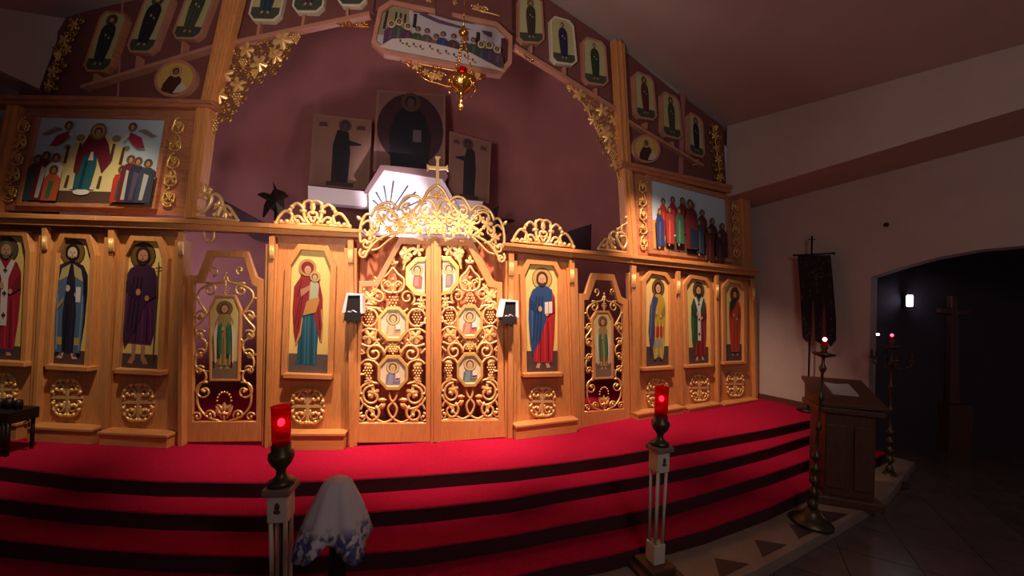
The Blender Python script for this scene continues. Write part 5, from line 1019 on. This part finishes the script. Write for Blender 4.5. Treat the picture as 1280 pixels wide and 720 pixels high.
# dark baseboard on the platform at the right wall
mb = MB(); a = wr0+WDIR*.02; b = wr0+WDIR*1.05; mb.prism([Vector((v.x, v.y, z))+PW.n*.03 for v, z in ((a, PZ), (b, PZ), (b, PZ+.09), (a, PZ+.09))], [Vector((v.x, v.y, z)) for v, z in ((a, PZ), (b, PZ), (b, PZ+.09), (a, PZ+.09))]); struct(mb, 'baseboard_right', darkwood)
# lectern
lf = atz(1070, 632, 0); rz = math.atan2(WDIR.y, WDIR.x)+.0; e = Vector((math.cos(-.3), math.sin(-.3), 0)); g = Vector((-e.y, e.x, 0)); L0 = lf+g*.16-e*.1
t = thing('lectern', L0, 'carved dark wooden lectern with an open book at the right end of the steps', 'lectern')
def bx(c, a, b, z0, z1, top=None): A = [c+e*(i*a/2)+g*(j*b/2) for i, j in ((-1, -1), (1, -1), (1, 1), (-1, 1))]; m_ = MB(); m_.prism([Vector((p.x, p.y, z1)) for p in A], [Vector((p.x, p.y, z0)) for p in A]); return m_
m_ = bx(L0, .66, .56, .0, .1); m_.build('base_moulding', darkwood, t, .015)
m_ = bx(L0, .5, .44, .1, 1.08); m_.build('cabinet_body', darkwood, t, .01)
for dx_ in (-.14, .14): m_ = bx(L0-g*.235+e*dx_, .2, .02, .2, .95); m_.build('carved_panel', darkwood, t, .008)
m_ = bx(L0, .66, .54, 1.08, 1.15); m_.build('top_moulding', darkwood, t, .015)
sl = [(-.33, -.3, 1.17), (.33, -.3, 1.17), (.33, .3, 1.38), (-.33, .3, 1.38)]
mb = MB(); V = [L0+e*x+g*y+Vector((0, 0, z)) for x, y, z in sl]; mb.prism([v+Vector((0, -.0, .04)) for v in V], V); mb.build('sloping_desk', darkwood, t, .006)
for s in (-1, 1):
    mb = MB(); V = [L0+e*(s*.3)+g*y+Vector((0, 0, z)) for y, z in ((-.24, 1.15), (.26, 1.15), (.26, 1.36), (-.24, 1.19))]; mb.prism(V, [v-e*(s*.03) for v in V]); mb.build('desk_side', darkwood, t)
mb = MB(); 
for s in (-1, 1):
    V = [L0+e*(s*x)+g*y+Vector((0, 0, z)) for x, y, z in ((0, -.1, 1.265), (.13, -.1, 1.278), (.13, .14, 1.362), (0, .14, 1.349))]; mb.prism([v+Vector((0, 0, .022)) for v in V], V)
bk = tag(mb.build('open_book', mat('book_pages', (170, 162, 160), .8), None), 'open book lying on the sloping desk of the lectern', 'book')
# candelabra
def turned(foot, H, lab, lean, flm, arms=False, br=.15):
    t = thing('candelabrum', foot, lab, 'candle stand', 'tall turned candelabra at the lectern'); a = (Vector((0, 0, 1))+lean).normalized(); h = H
    mb = MB(); mb.lathe(foot, [(br, 0), (br, .03), (br*.6, .06), (br*.4, .12), (.06, .16)], 20, a); mb.build('foot', brass, t)
    pr = [(.03, .15*h/2)]
    mb = MB(); prof = []; z = .15
    while z < h-.25:
        for rr, dz in ((.02, 0), (.045, .03), (.05, .06), (.03, .09), (.02, .11)): prof.append((rr*(1.0 if z < .7 else .7), z+dz))
        z += .13 if z < .55 else .32
    prof.append((.016, h-.2)); mb.lathe(foot, prof, 14, a); mb.build('turned_stem', brass, t)
    mb = MB(); mb.lathe(foot+a*(h-.2), [(.016, 0), (.1, .03), (.11, .05), (.03, .06), (.025, .09), (.04, .12), (.035, .13)], 16, a); mb.build('drip_pan', brass, t)
    mb = MB(); mb.lathe(foot+a*(h-.09), [(.025, 0), (.03, .06), (.022, .06), (.01, .01)], 12, a); mb.build('candle_glass', redglass, t)
    mb = MB(); mb.ball(foot+a*h, .02, 10, 6, (1, 1, 1.1)); mb.build('flame', flm, t)
    if arms:
        for k in range(6):
            q = 2*PI*k/6; d = Vector((math.cos(q), math.sin(q), 0)); o = foot+a*(h-.42); mb = MB(); mb.tube([o, o+d*.1-Vector((0, 0, .05)), o+d*.2+Vector((0, 0, .0)), o+d*.22+Vector((0, 0, .08))], .01, 6)
            mb.lathe(o+d*.22+Vector((0, 0, .07)), [(.035, 0), (.04, .02), (.015, .03), (.013, .12)], 10); mb.build('candle_arm', brass, t)
    return t
f1 = atz(1014, 654, 0); tl_ = aty(1031, 424, f1.y); turned(f1, tl_.z, 'tall dark brass candelabrum with a lit red candle, left front of the lectern', Vector(((tl_.x-f1.x)/tl_.z, 0, 0)), flame, br=.2)
f3 = atz(1112, 604, NZ); tt_ = aty(1115, 419, f3.y); turned(f3, tt_.z-NZ, 'dark candelabrum with curved arms and a lit red candle, right of the lectern', Vector(((tt_.x-f3.x)/tt_.z, 0, 0)), mat('dim_red_flame', (255, 60, 80), .5, emit=(255, 60, 90), es=6), arms=True, br=.2)
# chapel light, added reflection glint, cross
p = PF.at(1137, 376, .12); mb = MB(); mb.lathe(p-Vector((0, 0, .1)), [(.035, 0), (.045, .02), (.045, .18), (.035, .2)], 14); t = thing('wall_lamp', p-Vector((0, 0, .14)), 'small glowing white lamp on the dark chapel wall', 'lamp')
mb.build('glowing_tube', mat('lamp_glow', (255, 250, 255), .5, emit=(240, 235, 255), es=12), t)
mb = MB(); mb.box(p-Vector((0, 0, .13)), .12, .12, .03, 0); mb.box(p-PF.n*.07-Vector((0, 0, .13)), .08, .12, .28, math.atan2(PF.d.y, PF.d.x)); mb.build('back_bracket', dkmetal, t)
p = PF.at(1097, 418, .1); t = thing('reflection_glint', p-Vector((0, 0, .06)), 'tiny glowing stand-in reflection at the edge of the arch, left of the second red candle', 'lamp'); mb = MB(); mb.ball(p, .025, 10, 6, (1.2, 1, .8)); mb.build('glint_ball', glintW, t); mb = MB(); mb.box(p-PF.n*.06-Vector((0, 0, .05)), .06, .09, .1, math.atan2(PF.d.y, PF.d.x)); mb.build('back_bracket', dkmetal, t)  # glowing ball and bracket added in place of a small white reflection
mb = MB(); w = .1; mb.pp(PF, [(1187, 505), (1200, 505), (1198, 394), (1212, 393), (1212, 387), (1197, 387), (1196, 370), (1190, 370), (1190, 386), (1176, 385), (1177, 391), (1190, 393)], .03, .12); tag(mb.build('chapel_cross', darkwood, None, .006), 'dark wooden cross on the back wall of the dim chapel', 'cross')
p = PF.at(1194, 505, .1); mb = MB(); mb.box(Vector((p.x, p.y, NZ)), .4, .2, max(p.z-NZ, .2)-.0, math.atan2(PF.d.y, PF.d.x)); tag(mb.build('cross_pedestal', darkwood, None, .01), 'dark pedestal under the chapel cross', 'pedestal')
# ------------------------------------------------------------------ lights
def aim(o, p): o.rotation_euler = (Vector(p)-o.location).to_track_quat('-Z', 'Y').to_euler()
def spot(loc, to, e, ang, col, blend=.6, rad=.06):
    l = bpy.data.lights.new('spotlight', 'SPOT'); l.energy = e; l.spot_size = math.radians(ang); l.spot_blend = blend; l.color = col; l.shadow_soft_size = rad
    o = bpy.data.objects.new('spotlight', l); C.objects.link(o); o.location = loc; aim(o, to); return o
def area(loc, to, e, sz, col):
    l = bpy.data.lights.new('area_light', 'AREA'); l.energy = e; l.size = sz; l.color = col; o = bpy.data.objects.new('area_light', l); C.objects.link(o); o.location = loc; aim(o, to); return o
def point(loc, e, col, r=.03):
    l = bpy.data.lights.new('point_light', 'POINT'); l.energy = e; l.color = col; l.shadow_soft_size = r; o = bpy.data.objects.new('point_light', l); C.objects.link(o); o.location = loc; return o
WARM = (1, .72, .45)
def above(pl, px, d, z): p = pl.atz(px, PZ, d); return Vector((p.x, p.y, z))
spot(above(PDR, 570, 1.3, 4.7), PDR.atz(548, 1.4, 0), 1250, 48, (1, .66, .49), 1)
spot(above(PGH, 690, 1.2, 4.7), PGH.atz(690, 1.4, 0), 820, 50, (1, .67, .50), 1)
spot(above(PDE, 385, 1.2, 4.7), PDE.atz(385, 1.7, 0), 700, 48, (1, .72, .52), 1)
spot(above(PL, 60, 1.35, 5.1), PL.atz(75, 1.8, 0), 400, 52, (1, .80, .55), 1)
spot(above(PR, 835, 1.2, 4.8), PR.atz(850, 1.6, 0), 700, 64, (1, .68, .50), 1)
spot(Vector((-1.2, .8, 2.9)), (-1.4, 6.0, 4.7), 400, 92, (1, .80, .68), 1, .3)  # added fill uplight for the upper tier and ceiling, no fixture modelled
area(Vector((2.2, -1.0, 4.4)), (3.4, 5.5, 2.2), 36, 1.2, (1, .90, .88))  # added soft fill from behind the camera towards the right side
spot(above(PDR, 520, -.8, 2.5), PBK.at(495, 252, .3), 560, 32, (.97, .88, 1), .6)
point(above(PDR, 540, -1.2, 3.3), 46, (.96, .76, .82), .5)
spot(above(PCD, 300, -.7, 1.4), PBK.at(280, 270, 0), 90, 110, (.92, .84, 1), 1, .3)  # added lavender light, brightens the lower apse wall
w = bpy.data.worlds.new('w'); bpy.context.scene.world = w; w.use_nodes = True; w.node_tree.nodes['Background'].inputs[0].default_value = lin((120, 96, 104)); w.node_tree.nodes['Background'].inputs[1].default_value = .25
vs_ = bpy.context.scene.view_settings; vs_.view_transform = 'Standard'; vs_.look = 'None'; vs_.gamma = 1; vs_.use_curve_mapping = False; vs_.exposure = .2
